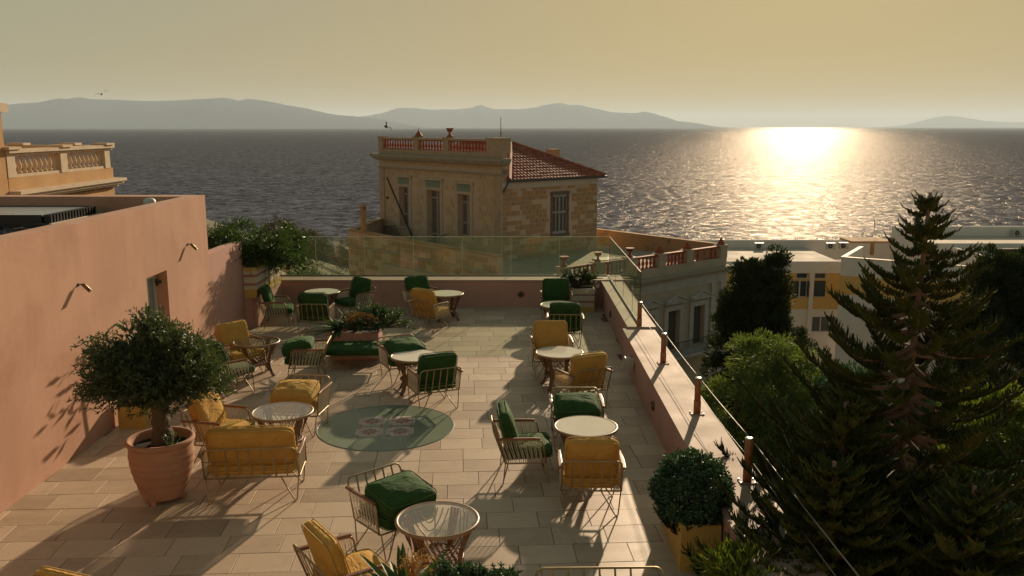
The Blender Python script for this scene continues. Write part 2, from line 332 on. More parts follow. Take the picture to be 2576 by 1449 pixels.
# ------------------------------------------------------------------ foliage
def leaf_mesh(name, pos, dirs, length, width, mat, jitter=0.35, fold=True):
    """one diamond leaf per position, pointing along dirs"""
    n = len(pos); pos = np.asarray(pos, float); d = np.asarray(dirs, float)
    d = d + RNG.normal(0, jitter, d.shape); d /= np.linalg.norm(d, axis=1)[:, None] + 1e-9
    rnd = RNG.normal(size=d.shape); s = np.cross(d, rnd); s /= np.linalg.norm(s, axis=1)[:, None] + 1e-9
    L = length * RNG.uniform(.7, 1.25, n)[:, None]; Wd = width * RNG.uniform(.8, 1.2, n)[:, None]
    v = np.empty((n, 4, 3)); nn = np.cross(d, s)
    v[:, 0] = pos; v[:, 1] = pos + d * L * .45 + s * Wd * .5 + nn * Wd * .15; v[:, 2] = pos + d * L; v[:, 3] = pos + d * L * .45 - s * Wd * .5 + nn * Wd * .15
    me = bpy.data.meshes.new(name); me.vertices.add(n * 4); me.vertices.foreach_set('co', v.ravel())
    me.loops.add(n * 4); me.loops.foreach_set('vertex_index', np.arange(n * 4)); me.polygons.add(n)
    me.polygons.foreach_set('loop_start', np.arange(0, n * 4, 4)); me.polygons.foreach_set('loop_total', np.full(n, 4))
    me.materials.append(M[mat]); me.update(calc_edges=True); me.validate(); return me
def unit(n):
    d = RNG.normal(size=(n, 3)); return d / np.linalg.norm(d, axis=1)[:, None]
def twigs(centres, dirs, tw_len, per, spread=0.5):
    """leaf positions and directions along short twigs"""
    centres = np.asarray(centres); dirs = np.asarray(dirs); n = len(centres)
    t = np.linspace(.05, 1, per)[None, :, None]
    p = centres[:, None, :] + dirs[:, None, :] * (t * tw_len); q = np.repeat(dirs[:, None, :], per, 1) + RNG.normal(0, spread, (n, per, 3))
    return p.reshape(-1, 3), q.reshape(-1, 3)
def clumps(specs, n_clump, per_clump, clump_r, up=0.25):
    """specs: ellipsoids (cx,cy,cz,rx,ry,rz); leaf positions gathered in clumps over their surfaces"""
    P = []; D = []
    vol = np.array([s[3] * s[4] + s[4] * s[5] for s in specs]); vol /= vol.sum()
    for s, w in zip(specs, vol):
        k = max(3, int(n_clump * w)); u = unit(k); rad = RNG.uniform(.55, 1.02, k)[:, None]
        c = np.array(s[:3]) + u * rad * np.array(s[3:6])
        for ci, ui in zip(c, u):
            m = int(per_clump * RNG.uniform(.6, 1.3)); e = unit(m) * (RNG.uniform(.25, 1, m) ** .5)[:, None] * clump_r * RNG.uniform(.6, 1.3)
            e[:, 2] *= .75; P.append(ci + e); D.append(e / clump_r + ui * .6 + np.array((0, 0, up)))
    return np.vstack(P), np.vstack(D)

# ================================================================== SETTING
SEA = -35.0
def sea():
    m, n, l, out = newmat('sea_water')
    g = n.new('ShaderNodeNewGeometry'); v = g.outputs['Position']
    def layer(scale, sx, sy, detail, dist):
        mp = n.new('ShaderNodeMapping'); mp.inputs['Scale'].default_value = (sx, sy, 1); mp.inputs['Rotation'].default_value = (0, 0, R(-12)); l.new(v, mp.inputs[0])
        return noise(n, l, mp.outputs[0], scale, detail, 0.62, dist)
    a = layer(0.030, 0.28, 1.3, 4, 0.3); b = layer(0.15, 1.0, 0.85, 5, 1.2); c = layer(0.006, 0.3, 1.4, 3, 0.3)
    s1 = n.new('ShaderNodeMath'); s1.operation = 'MULTIPLY_ADD'; l.new(a, s1.inputs[0]); s1.inputs[1].default_value = 1.6; l.new(b, s1.inputs[2])
    s2 = n.new('ShaderNodeMath'); s2.operation = 'MULTIPLY_ADD'; l.new(c, s2.inputs[0]); s2.inputs[1].default_value = 5.0; l.new(s1.outputs[0], s2.inputs[2])
    nb = bump(n, l, s2.outputs[0], 1.0, 1.5)
    df = n.new('ShaderNodeBsdfDiffuse'); gl = n.new('ShaderNodeBsdfGlossy'); fr = n.new('ShaderNodeFresnel'); fr.inputs[0].default_value = 1.33
    l.new(mixc(n, l, ramp(n, l, b, 0.38, 0.64), (0.048, 0.054, 0.074), (0.29, 0.305, 0.385)), df.inputs[0])  # light and dark of ripples painted into body colour, standing in for sky reflection
    gl.inputs[0].default_value = (.088, .083, .074, 1); gl.inputs['Roughness'].default_value = 0.19
    for q in (df, gl, fr): l.new(nb, q.inputs['Normal'])
    p = n.new('ShaderNodeMixShader'); l.new(fr.outputs[0], p.inputs[0]); l.new(df.outputs[0], p.inputs[1]); l.new(gl.outputs[0], p.inputs[2])
    l.new(p.outputs[0], out.inputs[0]); M['sea'] = m
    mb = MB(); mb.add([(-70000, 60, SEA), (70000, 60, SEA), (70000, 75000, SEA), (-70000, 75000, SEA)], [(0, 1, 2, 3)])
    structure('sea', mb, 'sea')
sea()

def island(name, y0, prof, depth, amp, seed):
    """a long range of hills: prof = (x, crest height); slopes fall off fore and aft with gullies"""
    xs = np.array([p[0] for p in prof]); hs = np.array([p[1] for p in prof]); N = 260; K = 22
    X = np.linspace(xs[0], xs[-1], N); H = np.interp(X, xs, hs)
    ker = np.hanning(9); ker /= ker.sum(); H = np.convolve(np.pad(H, 4, 'edge'), ker, 'valid')
    mb = MB()
    for j in range(K):
        t = j / (K - 1) * 2 - 1; f = max(0.0, 1 - abs(t) ** 1.3)
        for i in range(N):
            nz = mnoise.fractal(Vector((X[i] / 900 + seed, t * 2.2, seed)), 1.0, 2.0, 5)
            ridge = 0.0 if abs(t) < .05 else nz * amp * f
            h = H[i] * (f + ridge * .5) + (mnoise.noise(Vector((X[i] / 260, seed, 0))) * 14 if abs(t) < .06 else 0) * min(1, H[i] / 120)
            mb.v.append((X[i], y0 + t * depth, SEA - 1.5 + max(0, h)))
    for j in range(K - 1):
        for i in range(N - 1):
            mb.f.append((j * N + i, j * N + i + 1, (j + 1) * N + i + 1, (j + 1) * N + i))
    structure(name, mb, 'island', True)
def isl_prof(y, pts):      # (v pixel column, crest height in v pixels above the horizon) -> metres at distance y
    return [((c - 1288) / 2200 * y * 1.017, h / 2200 * y * 1.017 + CZ - SEA) for c, h in pts]
island('hills', 24000, isl_prof(24000, [(-160, 0), (-60, 26), (5, 42), (60, 52), (110, 57), (160, 59), (235, 68), (300, 66), (400, 62), (470, 63), (530, 66), (590, 70), (615, 66), (632, 62), (655, 68), (700, 61), (735, 54), (790, 44), (850, 30), (900, 26), (940, 22), (1000, 12), (1060, 0)]), 3200, .30, 3.1)
island('hills', 32000, isl_prof(32000, [(820, 0), (880, 20), (935, 26), (980, 34), (1010, 45), (1045, 46), (1090, 41), (1150, 42), (1185, 45), (1212, 54), (1240, 43), (1300, 42), (1340, 46), (1375, 54), (1400, 58), (1430, 52), (1450, 53), (1500, 41), (1540, 34), (1590, 33), (1610, 37), (1650, 26), (1690, 13), (1730, 9), (1765, 0)]), 3500, .30, 7.7)
island('hills', 46000, isl_prof(46000, [(2200, -4), (2260, 6), (2300, 18), (2340, 27), (2380, 23), (2430, 14), (2500, 11), (2600, 10), (2720, 4), (2800, -4)]), 2600, .2, 5.5)

def terrain():
    N, K = 90, 70; mb = MB()
    for j in range(K):
        y = -60 + 320 * (j / (K - 1)) ** 1.15
        for i in range(N):
            x = -170 + 340 * i / (N - 1)
            z = -13.0 - max(0, y - 42) * 0.10 - max(0, x - 5) * max(0, y - 20) * 0.0006
            hill = math.exp(-((x + 47) / 24) ** 2) * math.exp(-((y - 95) / 55) ** 2) * 15.5
            z += hill + mnoise.fractal(Vector((x / 22, y / 22, 0)), 1, 2, 4) * 1.1
            if y > 215: z = min(z, SEA - 1 - (y - 215) * .05)
            mb.v.append((x, y, max(z, SEA - 4)))
    for j in range(K - 1):
        for i in range(N - 1): mb.f.append((j * N + i, j * N + i + 1, (j + 1) * N + i + 1, (j + 1) * N + i))
    structure('hillside_ground', mb, 'ground', True)
terrain()

# air: one closed box of even haze round everything
def haze():
    m, n, l, out = newmat('haze_air'); p = n.new('ShaderNodeVolumePrincipled')
    p.inputs['Density'].default_value = 2.9e-5; p.inputs['Color'].default_value = (0.72, 0.87, 1.0, 1); p.inputs['Anisotropy'].default_value = 0.15
    l.new(p.outputs[0], out.inputs['Volume']); M['haze'] = m
    o = structure('haze', MB().box(-80000, 80000, -20000, 80000, SEA - 6, 1000), 'haze'); o['kind'] = 'stuff'
haze()

# ------------------------------------------------------------------ terrace floor: travertine laid in rows turned by 3.5 degrees
floor = structure('terrace_floor', MB().box(-6.6, 2.6, 3.0, 22.6, -0.35, -0.012), 'grout')
def tiles():
    th = R(3.5); c, s = math.cos(th), math.sin(th); TL, TD, G = 0.615, 0.435, 0.0075
    full = MB().box(-TL / 2 + G / 2, TL / 2 - G / 2, -TD / 2 + G / 2, TD / 2 - G / 2, -0.012, 0.0)
    bm = bmesh.new(); me = full.mesh('tile', 'tile'); bm.from_mesh(me)
    bmesh.ops.bevel(bm, geom=[e for e in bm.edges if all(v.co.z > -0.001 for v in e.verts)], offset=0.0012, segments=1, affect='EDGES'); bm.to_mesh(me); bm.free()
    cells = []
    for r in range(-8, 62):
        off = random.choice((0.0, 0.5, 0.33, 0.62)) + r * .17
        for k in range(-22, 22):
            u = (k + off % 1.0) * TL; w = r * TD
            X = -2.0 + u * c - w * s; Y = 4.0 + u * s + w * c
            if -6.45 < X < 2.45 and 6.6 < Y < 22.55: cells.append((X, Y))
    cells.sort(key=lambda p: p[1])
    rest = MB(); n = 0; base = [v.co.copy() for v in me.vertices]; faces = [tuple(p.vertices) for p in me.polygons]
    for X, Y in cells:
        dz = random.uniform(-0.0015, 0.0015); px = 1288 + 2200 * X / (Y * .983 + 0.84); vis = -40 < px < 2620 and Y > 8.0
        if vis and n < 298:
            o = link('tile', me, floor, (X, Y, dz), th + random.uniform(-.002, .002)); n += 1
        else:
            o = len(rest.v); rest.v += [(X + p.x * c - p.y * s, Y + p.x * s + p.y * c, p.z + dz) for p in base]; rest.f += [tuple(i + o for i in f) for f in faces]
    part('tile', rest, 'tile', floor, kind='stuff')
tiles()

# ------------------------------------------------------------------ pink building on the left of the terrace
def pink_building():
    b = thing('pink_building', 'salmon pink rendered building with flat gravel roof along the side of the terrace', 'building', (-6.22, 5, 0))
    w = MB()
    wt = 0.30; H = 3.27; Y1 = 17.75
    dy0, dy1, dz = 14.66, 15.55, 2.09
    w.box(-6.22 - wt, -6.22, 3.5, dy0, -1, H); w.box(-6.22 - wt, -6.22, dy1, Y1, -1, H); w.box(-6.22 - wt, -6.22, dy0, dy1, dz, H)
    w.box(-13.5, -6.22 - wt, Y1 - .42, Y1, -3, H); w.box(-13.5, -13.2, 3.5, Y1 - .42, -1, H)
    w.xform(Matrix.Translation((6.22, -5, 0))); part('wall', w, 'pink', b)
    r = MB().box(-13.2, -6.52, 3.5, 17.33, 2.7, 2.86).xform(Matrix.Translation((6.22, -5, 0)))
    ro = part('roof', r, 'gravel', b)
    stones = MB()
    for _ in range(2600):
        x = random.uniform(-11.5, -6.6); y = random.uniform(9.5, 17.2); q = random.uniform(.02, .05); a = random.random() * 3
        t = MB().box(-q, q, -q * .7, q * .7, 0, q); t.xform(Matrix.Translation((x + 6.22, y - 5, 2.855)) @ Matrix.Rotation(a, 4, 'Z') @ Matrix.Rotation(random.uniform(-.5, .5), 4, 'X')); stones.add(t.v, t.f)
    part('gravel', stones, 'gravel', b, kind='stuff')
    d = MB().box(-6.52, -6.47, dy0, dy1, 0, dz).xform(Matrix.Translation((6.22, -5, 0)))
    do = part('door', d, 'shutter', b)
    for y0, y1 in ((dy0 + .02, (dy0 + dy1) / 2 - .005), ((dy0 + dy1) / 2 + .005, dy1 - .02)):
        f = MB(); x0, x1 = -6.46, -6.42
        f.box(x0, x1, y0, y0 + .07, .02, dz - .02); f.box(x0, x1, y1 - .07, y1, .02, dz - .02)
        for z in (.02, 1.0, dz - .12): f.box(x0, x1, y0 + .07, y1 - .07, z, z + .10)
        f.xform(Matrix.Translation((6.22, -5, 0))); part('shutter_frame', f, 'shutter', do)
        for z0, z1 in ((.14, .99), (1.12, dz - .14)):
            sl_ = MB(); k = int((z1 - z0) / .045)
            for i in range(k):
                z = z0 + (i + .5) * (z1 - z0) / k; t = MB().box(-.022, .022, y0 + .07, y1 - .07, -.004, .004)
                t.xform(Matrix.Translation((6.22 - 6.44, -5, z)) @ Matrix.Rotation(R(-40), 4, 'Y')); sl_.add(t.v, t.f)
            part('louvre_slats', sl_, 'shutter', do)
    hk = MB().box(-6.45, -6.32, dy1 - .06, dy1 - .02, 1.86, 1.90).box(-6.40, -6.36, dy1 - .09, dy1 - .06, 1.82, 1.94).xform(Matrix.Translation((6.22, -5, 0)))
    part('door_stay', hk, 'iron', do)
pink_building()
def low_wall():
    w = thing('garden_wall', 'low rose pink wall with rounded top corner beyond the pink building', 'wall', (-6.22, 18.8, 0))
    mb = MB(); poly = [(17.75, -1), (19.95, -1), (19.95, 2.03)] + [(17.75, 2.05)]
    mb.add([(-6.22, y, z) for y, z in poly] + [(-6.48, y, z) for y, z in poly], [(0, 1, 2, 3), (7, 6, 5, 4), (0, 4, 5, 1), (1, 5, 6, 2), (2, 6, 7, 3), (3, 7, 4, 0)])
    mb.box(-6.3, -6.04, 19.951, 20.1, -.1, .73)
    mb.xform(Matrix.Translation((6.22, -18.8, 0))); part('render', mb, 'rose', w)
low_wall()
def parapets():
    f = thing('parapet', 'low rose parapet across the far end of the terrace under the glass panels', 'wall', (-2, 22.35, 0))
    mb = MB().box(-6.3, 2.9, 22.35, 23.1, -6, .685).xform(Matrix.Translation((2, -22.35, 0))); part('render', mb, 'rose', f)
    for x0, x1 in ((-6.3, -3.3), (-3.296, -.2), (-.196, 2.9)):
        part('coping', MB().box(x0, x1, 22.33, 23.12, .685, .72).xform(Matrix.Translation((2, -22.35, 0))), 'coping', f)
    s = thing('parapet', 'rose parapet with wide pale coping along the street side of the terrace', 'wall', (2.22, 12, 0))
    mb = MB().box(2.33, 2.86, 17.05, 22.35, -6, .66); mb.box(2.22, 2.82, 3.0, 17.05, -6, .64)
    mb.xform(Matrix.Translation((-2.22, -12, 0))); part('render', mb, 'rose', s)
    for x0, x1, y0, y1 in ((2.31, 2.60, 17.052, 22.329), (2.604, 2.88, 17.052, 22.329)):
        part('coping', MB().box(x0, x1, y0, y1, .66, .695).xform(Matrix.Translation((-2.22, -12, 0))), 'coping', s)
    for y0, y1 in ((3.0, 10.2), (10.204, 17.05)):
        for x0, x1 in ((2.21, 2.425), (2.431, 2.84)):
            part('coping', MB().box(x0, x1, y0, y1, .64, .66).xform(Matrix.Translation((-2.22, -12, 0))), 'coping', s)
    # building under the terrace
    u = MB().box(-13.4, 2.6, 3.0, 22.34, -13.5, -.36); solo('building_base', u, 'rose', 'rose rendered storeys carrying the terrace above the street', 'building')
parapets()
def glass_rail():
    g = thing('glass_balustrade', 'frameless green tinted glass panels standing on the far parapet', 'glass railing', (-2, 22.95, .72))
    X = [-6.48, -5.2, -3.91, -2.61, -1.32, -.03, 1.25, 2.545]
    T = Matrix.Translation((2, -22.95, -.72))
    for a, b in zip(X[:-1], X[1:]):
        o = part('glass_panel', MB().box(a + .008, b - .008, 22.944, 22.956, .735, 1.765).xform(T), 'pane', g)
    for a in X[1:-1]: part('joint_seal', MB().box(a - .0075, a + .0075, 22.945, 22.955, .735, 1.765).xform(T), 'paneedge', g)
    part('top_edge', MB().box(X[0], X[-1], 22.942, 22.958, 1.766, 1.778).xform(T), 'paneedge', g)
    part('base_channel', MB().box(X[0], X[-1], 22.92, 22.98, .72, .745).xform(T), 'iron', g)
    g = thing('glass_balustrade', 'frameless glass panels on the street side parapet, ending beside the first rust post', 'glass railing', (2.575, 20, .69))
    T = Matrix.Translation((-2.575, -20, -.69)); Y = [17.25, 18.35, 19.9, 21.45, 22.95]
    for a, b in zip(Y[:-1], Y[1:]):
        part('glass_panel', MB().box(2.569, 2.581, a + .008, b - .008, .735, 1.765).xform(T), 'pane', g)
    for a in Y[1:-1]: part('joint_seal', MB().box(2.570, 2.580, a - .0075, a + .0075, .735, 1.765).xform(T), 'paneedge', g)
    part('end_edge', MB().box(2.566, 2.584, 17.243, 17.255, .70, 1.766).xform(T), 'gutter', g)
    part('top_edge', MB().box(2.567, 2.583, 17.25, 22.93, 1.766, 1.778).xform(T), 'steel', g)
    part('base_channel', MB().box(2.55, 2.60, 17.25, 22.90, .695, .735).xform(T), 'steel', g)
glass_rail()

# ------------------------------------------------------------------ architecture helpers
BALU = [(.055, 0), (.075, .02), (.075, .06), (.04, .09), (.045, .13), (.075, .22), (.078, .28), (.05, .40), (.034, .48), (.05, .52), (.034, .55), (.06, .58), (.075, .60), (.075, .62)]
def baluster_mesh(name, mat, h, k=1.0):
    return MB().lathe([(r * k, z / .62 * h) for r, z in BALU], 9).mesh(name, mat, True)
SWAP = Matrix(((0, 1, 0, 0), (1, 0, 0, 0), (0, 0, 1, 0), (0, 0, 0, 1)))
UNIT = None
def stone_unit():
    global UNIT
    mb = MB().box(-.5, .5, -.5, .5, -.5, .5); me = mb.mesh('stone', 'stone')
    bm = bmesh.new(); bm.from_mesh(me); bmesh.ops.bevel(bm, geom=[e for e in bm.edges if all(v.co.y < 0 for v in e.verts)], offset=0.035, segments=1, affect='EDGES'); bm.to_mesh(me); bm.free()
    UNIT = me
    global UNIT2
    UNIT2 = me.copy(); UNIT2.materials[0] = M['facestone']
stone_unit()

def stone_house():
    b = thing('stone_house', 'two storey sandstone house with red tiled hip roof and balustraded parapet facing the sea', 'house', (-.585, 50, 0), R(40))
    L, Rr = 13.08, 7.75
    wins = [(9.54, 10.66, -1.87, .75), (6.06, 7.47, -2.9, .71), (2.98, 4.17, -1.92, .63)]
    w = MB(); wl = wall_boxes(MB(), L, -14, 2.84, .45, wins).xform(SWAP); w.add(wl.v, wl.f)
    wr = wall_boxes(MB(), Rr - .451, -14, 1.2, .45, [(3.93, 5.13, -1.78, .62)], x0=.451); w.add(wr.v, wr.f)
    w.box(Rr - .45, Rr, .451, L, -14, 1.2); w.box(.451, Rr - .451, L - .45, L, -14, 1.2)
    part('wall', w, 'mortar', b)
    part('frieze', MB().box(-.05, .45, 0.0, L, 1.98, 2.25), 'surround', b)
    part('cornice', MB().box(-.50, .3, -.5, L + .45, 2.66, 2.86).box(-.40, .3, -.40, L + .35, 2.52, 2.66).box(-.2, .3, -.2, L + .2, 2.42, 2.52), 'graystone', b)
    part('band', MB().box(-.14, .3, -.14, L + .1, 1.90, 1.98), 'graystone', b)
    part('plinth', MB().box(-.06, .40, -.02, L, 2.86, 3.17), 'pier', b)
    for y0 in (-.02, 12.45): part('pilaster', MB().box(-.09, -.0, y0 + .02, y0 + .60, -14, 1.9), 'pier', b)
    part('fascia_band', MB().box(.02, Rr + .02, -.03, .3, 1.16, 1.52), 'fascia', b)
    # balustrade on the street front
    for y0, y1, x1, z in ((-.02, 1.30, .95, 3.93), (5.05, 5.55, .62, 3.93), (8.35, 8.85, .62, 3.93), (12.55, 13.1, .62, 3.93)):
        p = part('pier', MB().box(-.08, x1 - .3, y0, y1, 3.17, z).box(-.12, x1 - .26, y0 - .04, y1 + .04, z, z + .07), 'pier', b)
    bal = baluster_mesh('baluster', 'redclay', .60, 1.05)
    for a, c in ((1.30, 5.05), (5.55, 8.35), (8.85, 12.55)):
        part('top_rail', MB().box(-.07, .2, a, c, 3.80, 3.93), 'pier', b)
        part('bottom_rail', MB().box(-.03, .17, a, c, 3.17, 3.22).box(-.03, .17, a, c, 3.745, 3.80), 'redclay', b)
        k = int((c - a) / .29)
        for i in range(k):
            o = link('baluster', bal, b, (.07, a + (i + .5) * (c - a) / k, 3.19))
    part('finial', MB().lathe([(.30, 0), (.26, .06), (.12, .24), (.02, .40), (.03, .52)], 8, .2, 8.6).xform(Matrix.Translation((0, 0, 4.0))), 'redclay', b, True)
    # clay tiled hip roof
    ap = Vector((3.95, 3.95, 3.60)); e = .32; ez = 1.60
    c0, c1, c2, c3 = Vector((.3, -e, ez)), Vector((Rr + e, -e, ez)), Vector((Rr + e, L + e, ez)), Vector((.3, L + e, ez)); ap2 = Vector((3.95, L - 3.95, 3.60))
    rf = MB(); rf.add([c0, c1, c2, c3, ap, ap2], [(0, 1, 4), (1, 2, 5, 4), (2, 3, 5), (3, 0, 4, 5), (0, 3, 2, 1)])
    roof = part('roof', rf, 'rooftile', b)
    tl = MB(); k = 6; ln = .40                     # one barrel tile: arched, tapering towards its upper end
    for t, r in ((0, .118), (1, .095)):
        for i in range(k + 1):
            a = PI * i / k; tl.v.append((math.cos(a) * r, t * ln, math.sin(a) * r * .8))
    for i in range(k): tl.f.append((i, i + 1, k + 2 + i, k + 1 + i))
    tl.f.append(tuple(range(k + 1)))
    tme = tl.mesh('roof_tile', 'rooftile', False)
    rest = MB(); cnt = 0
    def slope(A, B, C, limit):
        nonlocal cnt
        ax = (B - A).normalized(); mid = C - A; n = ax.cross(mid).normalized(); ay = n.cross(ax)
        h = mid.dot(ay); cx = mid.dot(ax); wd = (B - A).length; ncol = int(wd / .255)
        for i in range(ncol):
            u = (i + .5) * wd / ncol
            top = h * (u / cx if u < cx else (wd - u) / (wd - cx)) if limit != 'quad' else h
            for j in range(int(top / .34) + 1):
                v = j * .34 - .05
                if v + .30 > top: break
                m = Matrix((( *ax, 0), ( *ay, 0), ( *n, 0), (0, 0, 0, 1))).transposed(); q = A + ax * u + ay * v + n * (.02 + random.uniform(0, .012))
                m = Matrix.Translation(q) @ m @ Matrix.Rotation(R(-2.5), 4, 'X') @ Matrix.Rotation(random.uniform(-.03, .03), 4, 'Z')
                if cnt < 290 and limit == 'tri':
                    o = link('roof_tile', tme, roof); o.matrix_local = m; cnt += 1
                else: rest.add([m @ Vector(p) for p in tl.v], tl.f)
    slope(c0, c1, ap, 'tri')
    slope(c3, c0, ap + Vector((0, 3, 0)), 'left')
    part('roof_tile', rest, 'rooftile', roof, kind='stuff')
    for A, B in ((c0, ap), (c1, ap), (ap, ap2)):
        k = int((B - A).length / .36); d = (B - A).normalized()
        for i in range(k):
            p = A + d * (i * .36); q = p + d * .40; rt = MB().tube([p + Vector((0, 0, .05)), q + Vector((0, 0, .075))], .14, 8, r1=.115); part('ridge_tile', rt, 'rooftile', roof, False)
    part('gutter', MB().tube([(.1, -e - .06, ez - .03), (Rr + e + .1, -e - .06, ez - .03)], .07, 8), 'gutter', b)
    part('downpipe', MB().tube(rounded([(.15, -e - .06, ez - .08), (.15, -.2, 1.22), (.10, -.09, 1.1), (.10, -.09, .9)], .1), .05, 6), 'gutter', b)
    for x, y, z0, z1 in ((7.0, 3.3, 1.7, 3.16), (6.95, 5.4, 1.9, 3.14)):
        part('chimney', MB().box(x - .33, x + .33, y - .28, y + .28, z0, z1).box(x - .37, x + .37, y - .32, y + .32, z1, z1 + .05), 'pier', b)
    # street front windows: stone surround, green panel over the lintel, old folding shutters
    for (a, c, z0, z1) in wins:
        f = MB(); f.box(-.06, .02, a - .28, a, z0, z1).box(-.06, .02, c, c + .28, z0, z1).box(-.06, .02, a - .28, c + .28, z1, z1 + .16)
        f.box(-.05, .02, a - .34, a - .1, z1 + .16, z1 + .62).box(-.05, .02, c + .1, c + .34, z1 + .16, z1 + .62).box(-.16, .02, a - .42, c + .42, z1 + .62, z1 + .76)
        f.box(-.12, .1, a - .3, c + .3, z0 - .12, z0)
        wn = part('window', f, 'surround', b)
        part('lintel_panel', MB().box(-.035, .0, a - .1, c + .1, z1 + .16, z1 + .62), 'verdigris', wn)
        mid = (a + c) / 2
        for y0, y1, ang in ((a + .02, mid, 0), (mid, c - .02, 0)):
            s = MB(); x0 = .28
            s.box(x0, x0 + .05, y0, y0 + .09, z0, z1).box(x0, x0 + .05, y1 - .09, y1, z0, z1)
            for z in (z0, z0 + .75, z1 - .55, z1 - .1): s.box(x0, x0 + .05, y0 + .09, y1 - .09, z, z + .1)
            part('shutter_frame', s, 'greywood', wn)
            part('shutter_boards', MB().box(x0 + .015, x0 + .04, y0 + .09, y1 - .09, z0, z1 - .1), 'oldwood', wn)
    # right hand window with tall louvred shutters
    f = MB().box(3.78, 3.93, -.04, .05, -1.9, .62).box(5.13, 5.28, -.04, .05, -1.9, .62).box(3.74, 5.32, -.07, .05, .62, .80).box(3.74, 5.32, -.08, .1, -1.93, -1.78)
    wn = part('window', f, 'oldwood', b)
    for x0, x1 in ((3.94, 4.52), (4.54, 5.12)):
        s = MB()
        for u0, u1 in ((x0, x0 + .05), (x1 - .05, x1), ((x0 + x1) / 2 - .035, (x0 + x1) / 2 + .035)): s.box(u0, u1, .02, .07, -1.76, .6)
        for z0, z1 in ((-1.77, -1.60), (-.52, -.40), (.47, .61)): s.box(x0, x1, .015, .068, z0, z1)
        part('shutter_frame', s, 'greywood', wn)
        sl_ = MB()
        for i in range(34):
            z = -1.6 + i * .062; sl_.box(x0 + .05, x1 - .05, .035, .05, z, z + .048)
        part('louvre_slats', sl_, 'slatwood', wn)
    # coursed stones
    st = []
    def course(x0, x1, z0, z1, holes, face):
        z = z0
        while z < z1 - .1:
            h = random.uniform(.24, .31); h = min(h, z1 - z); x = x0 - random.uniform(0, .4)
            while x < x1:
                wd = random.choice((.22, .4, .55, .62, .7)) * random.uniform(.85, 1.1); a, c = max(x, x0), min(x + wd, x1)
                if c - a > .12 and not any(a < hb + .02 and c > ha - .02 and z < hd + .02 and z + h > hc - .02 for ha, hb, hc, hd in holes) and random.random() < (1.0 if face == 'L' else .86):
                    gp = .022 if face == 'L' else .05; st.append((face, (a + c) / 2, z + h / 2, c - a - gp, h - gp))
                x += wd
            z += h
    course(.62, 12.45, -6.0, 1.86, [(a - .45, c + .45, z0 - .15, z1 + .8) for a, c, z0, z1 in wins], 'L')
    course(.05, 12.9, 2.26, 2.41, [], 'L')
    course(.05, 7.7, -6.0, 1.12, [(3.7, 5.36, -1.98, .84)], 'R')
    st.sort(key=lambda q: (q[2] < -2.0, q[0] != 'R', -q[3] * q[4]))
    rest = MB(); rest2 = MB(); bv = [v.co.copy() for v in UNIT.vertices]; bf = [tuple(p.vertices) for p in UNIT.polygons]
    for i, (fc, u, z, sx, sz) in enumerate(st):
        pr = random.uniform(.025, .05)
        m = Matrix.Translation((u, -pr / 2 + .005, z)) @ Matrix.Diagonal((sx, pr, sz, 1))
        if fc == 'L': m = Matrix.Translation((-pr / 2 + .005, u, z)) @ Matrix.Rotation(R(-90), 4, 'Z') @ Matrix.Diagonal((sx, pr, sz, 1))
        if i < 296: o = link('stone', UNIT2 if fc == 'L' else UNIT, b); o.matrix_local = m
        else: (rest2 if fc == 'L' else rest).add([m @ p for p in bv], bf)
    part('stone', rest, 'stone', b, kind='stuff'); part('stone', rest2, 'facestone', b, kind='stuff')
    # balcony with a sagging iron rail
    part('balcony_slab', MB().box(-1.15, 0, 5.2, 11.2, -3.08, -2.92).box(-.9, 0, 6.0, 6.3, -3.6, -3.08).box(-.9, 0, 10.1, 10.4, -3.6, -3.08), 'graystone', b)
    rl = MB(); pts = [(-.02, 11.1, -1.92), (-1.1, 11.1, -1.92), (-1.1, 9.4, -1.9), (-1.12, 8.9, -2.35), (-1.2, 8.2, -2.28), (-1.25, 6.6, -2.5), (-1.1, 5.6, -2.3), (-1.1, 5.3, -2.1), (-.02, 5.3, -1.95)]
    rl.tube(pts, .03, 5)
    for i in range(len(pts) - 1):
        A, B = Vector(pts[i]), Vector(pts[i + 1]); k = max(1, int((B - A).length / .13))
        for j in range(k):
            p = A.lerp(B, j / k); rl.tube([p, (max(p.x, -1.12), p.y, -2.92)], .012, 4)
    part('balcony_railing', rl, 'iron', b)
    part('flag_pole', MB().tube([(-.05, 9.05, -2.7), (-.7, 11.1, 1.35)], .055, 6).lathe([(.05, -.08), (.11, 0), (.05, .08)], 8, -.7, 11.1).xform(Matrix()), 'iron', b)
    return b
house = stone_house()
def vase(nm, mb, x, y, z, k=1.0):
    mb.lathe([(r * k, z + h * k) for r, h in ((.32, 0), (.30, .10), (.16, .22), (.08, .34), (.13, .40), (.08, .46), (.16, .52), (.30, .60), (.29, .76), (.42, .84), (.42, .88), (.30, .86))], 12, x, y); return mb
HM = house.matrix_basis if False else Matrix.Translation((-.585, 50, 0)) @ Matrix.Rotation(R(40), 4, 'Z')
p = HM @ Vector((.25, 5.3, 4.0))
solo('urn', vase('urn', MB(), 0, 0, 0, .62), 'redclay', 'red clay urn on the parapet of the stone house, silhouetted against the sea', 'urn', True, loc=p)
p = HM @ Vector((3.95, 4.9, 3.6))
solo('antenna', MB().tube([(0, 0, 0), (0, 0, 1.6)], .03, 5, r1=.02).lathe([(.05, .58), (.07, .62), (.05, .66)], 6), 'rust', 'thin antenna pole rising from the ridge of the red tiled roof', 'antenna', loc=p)

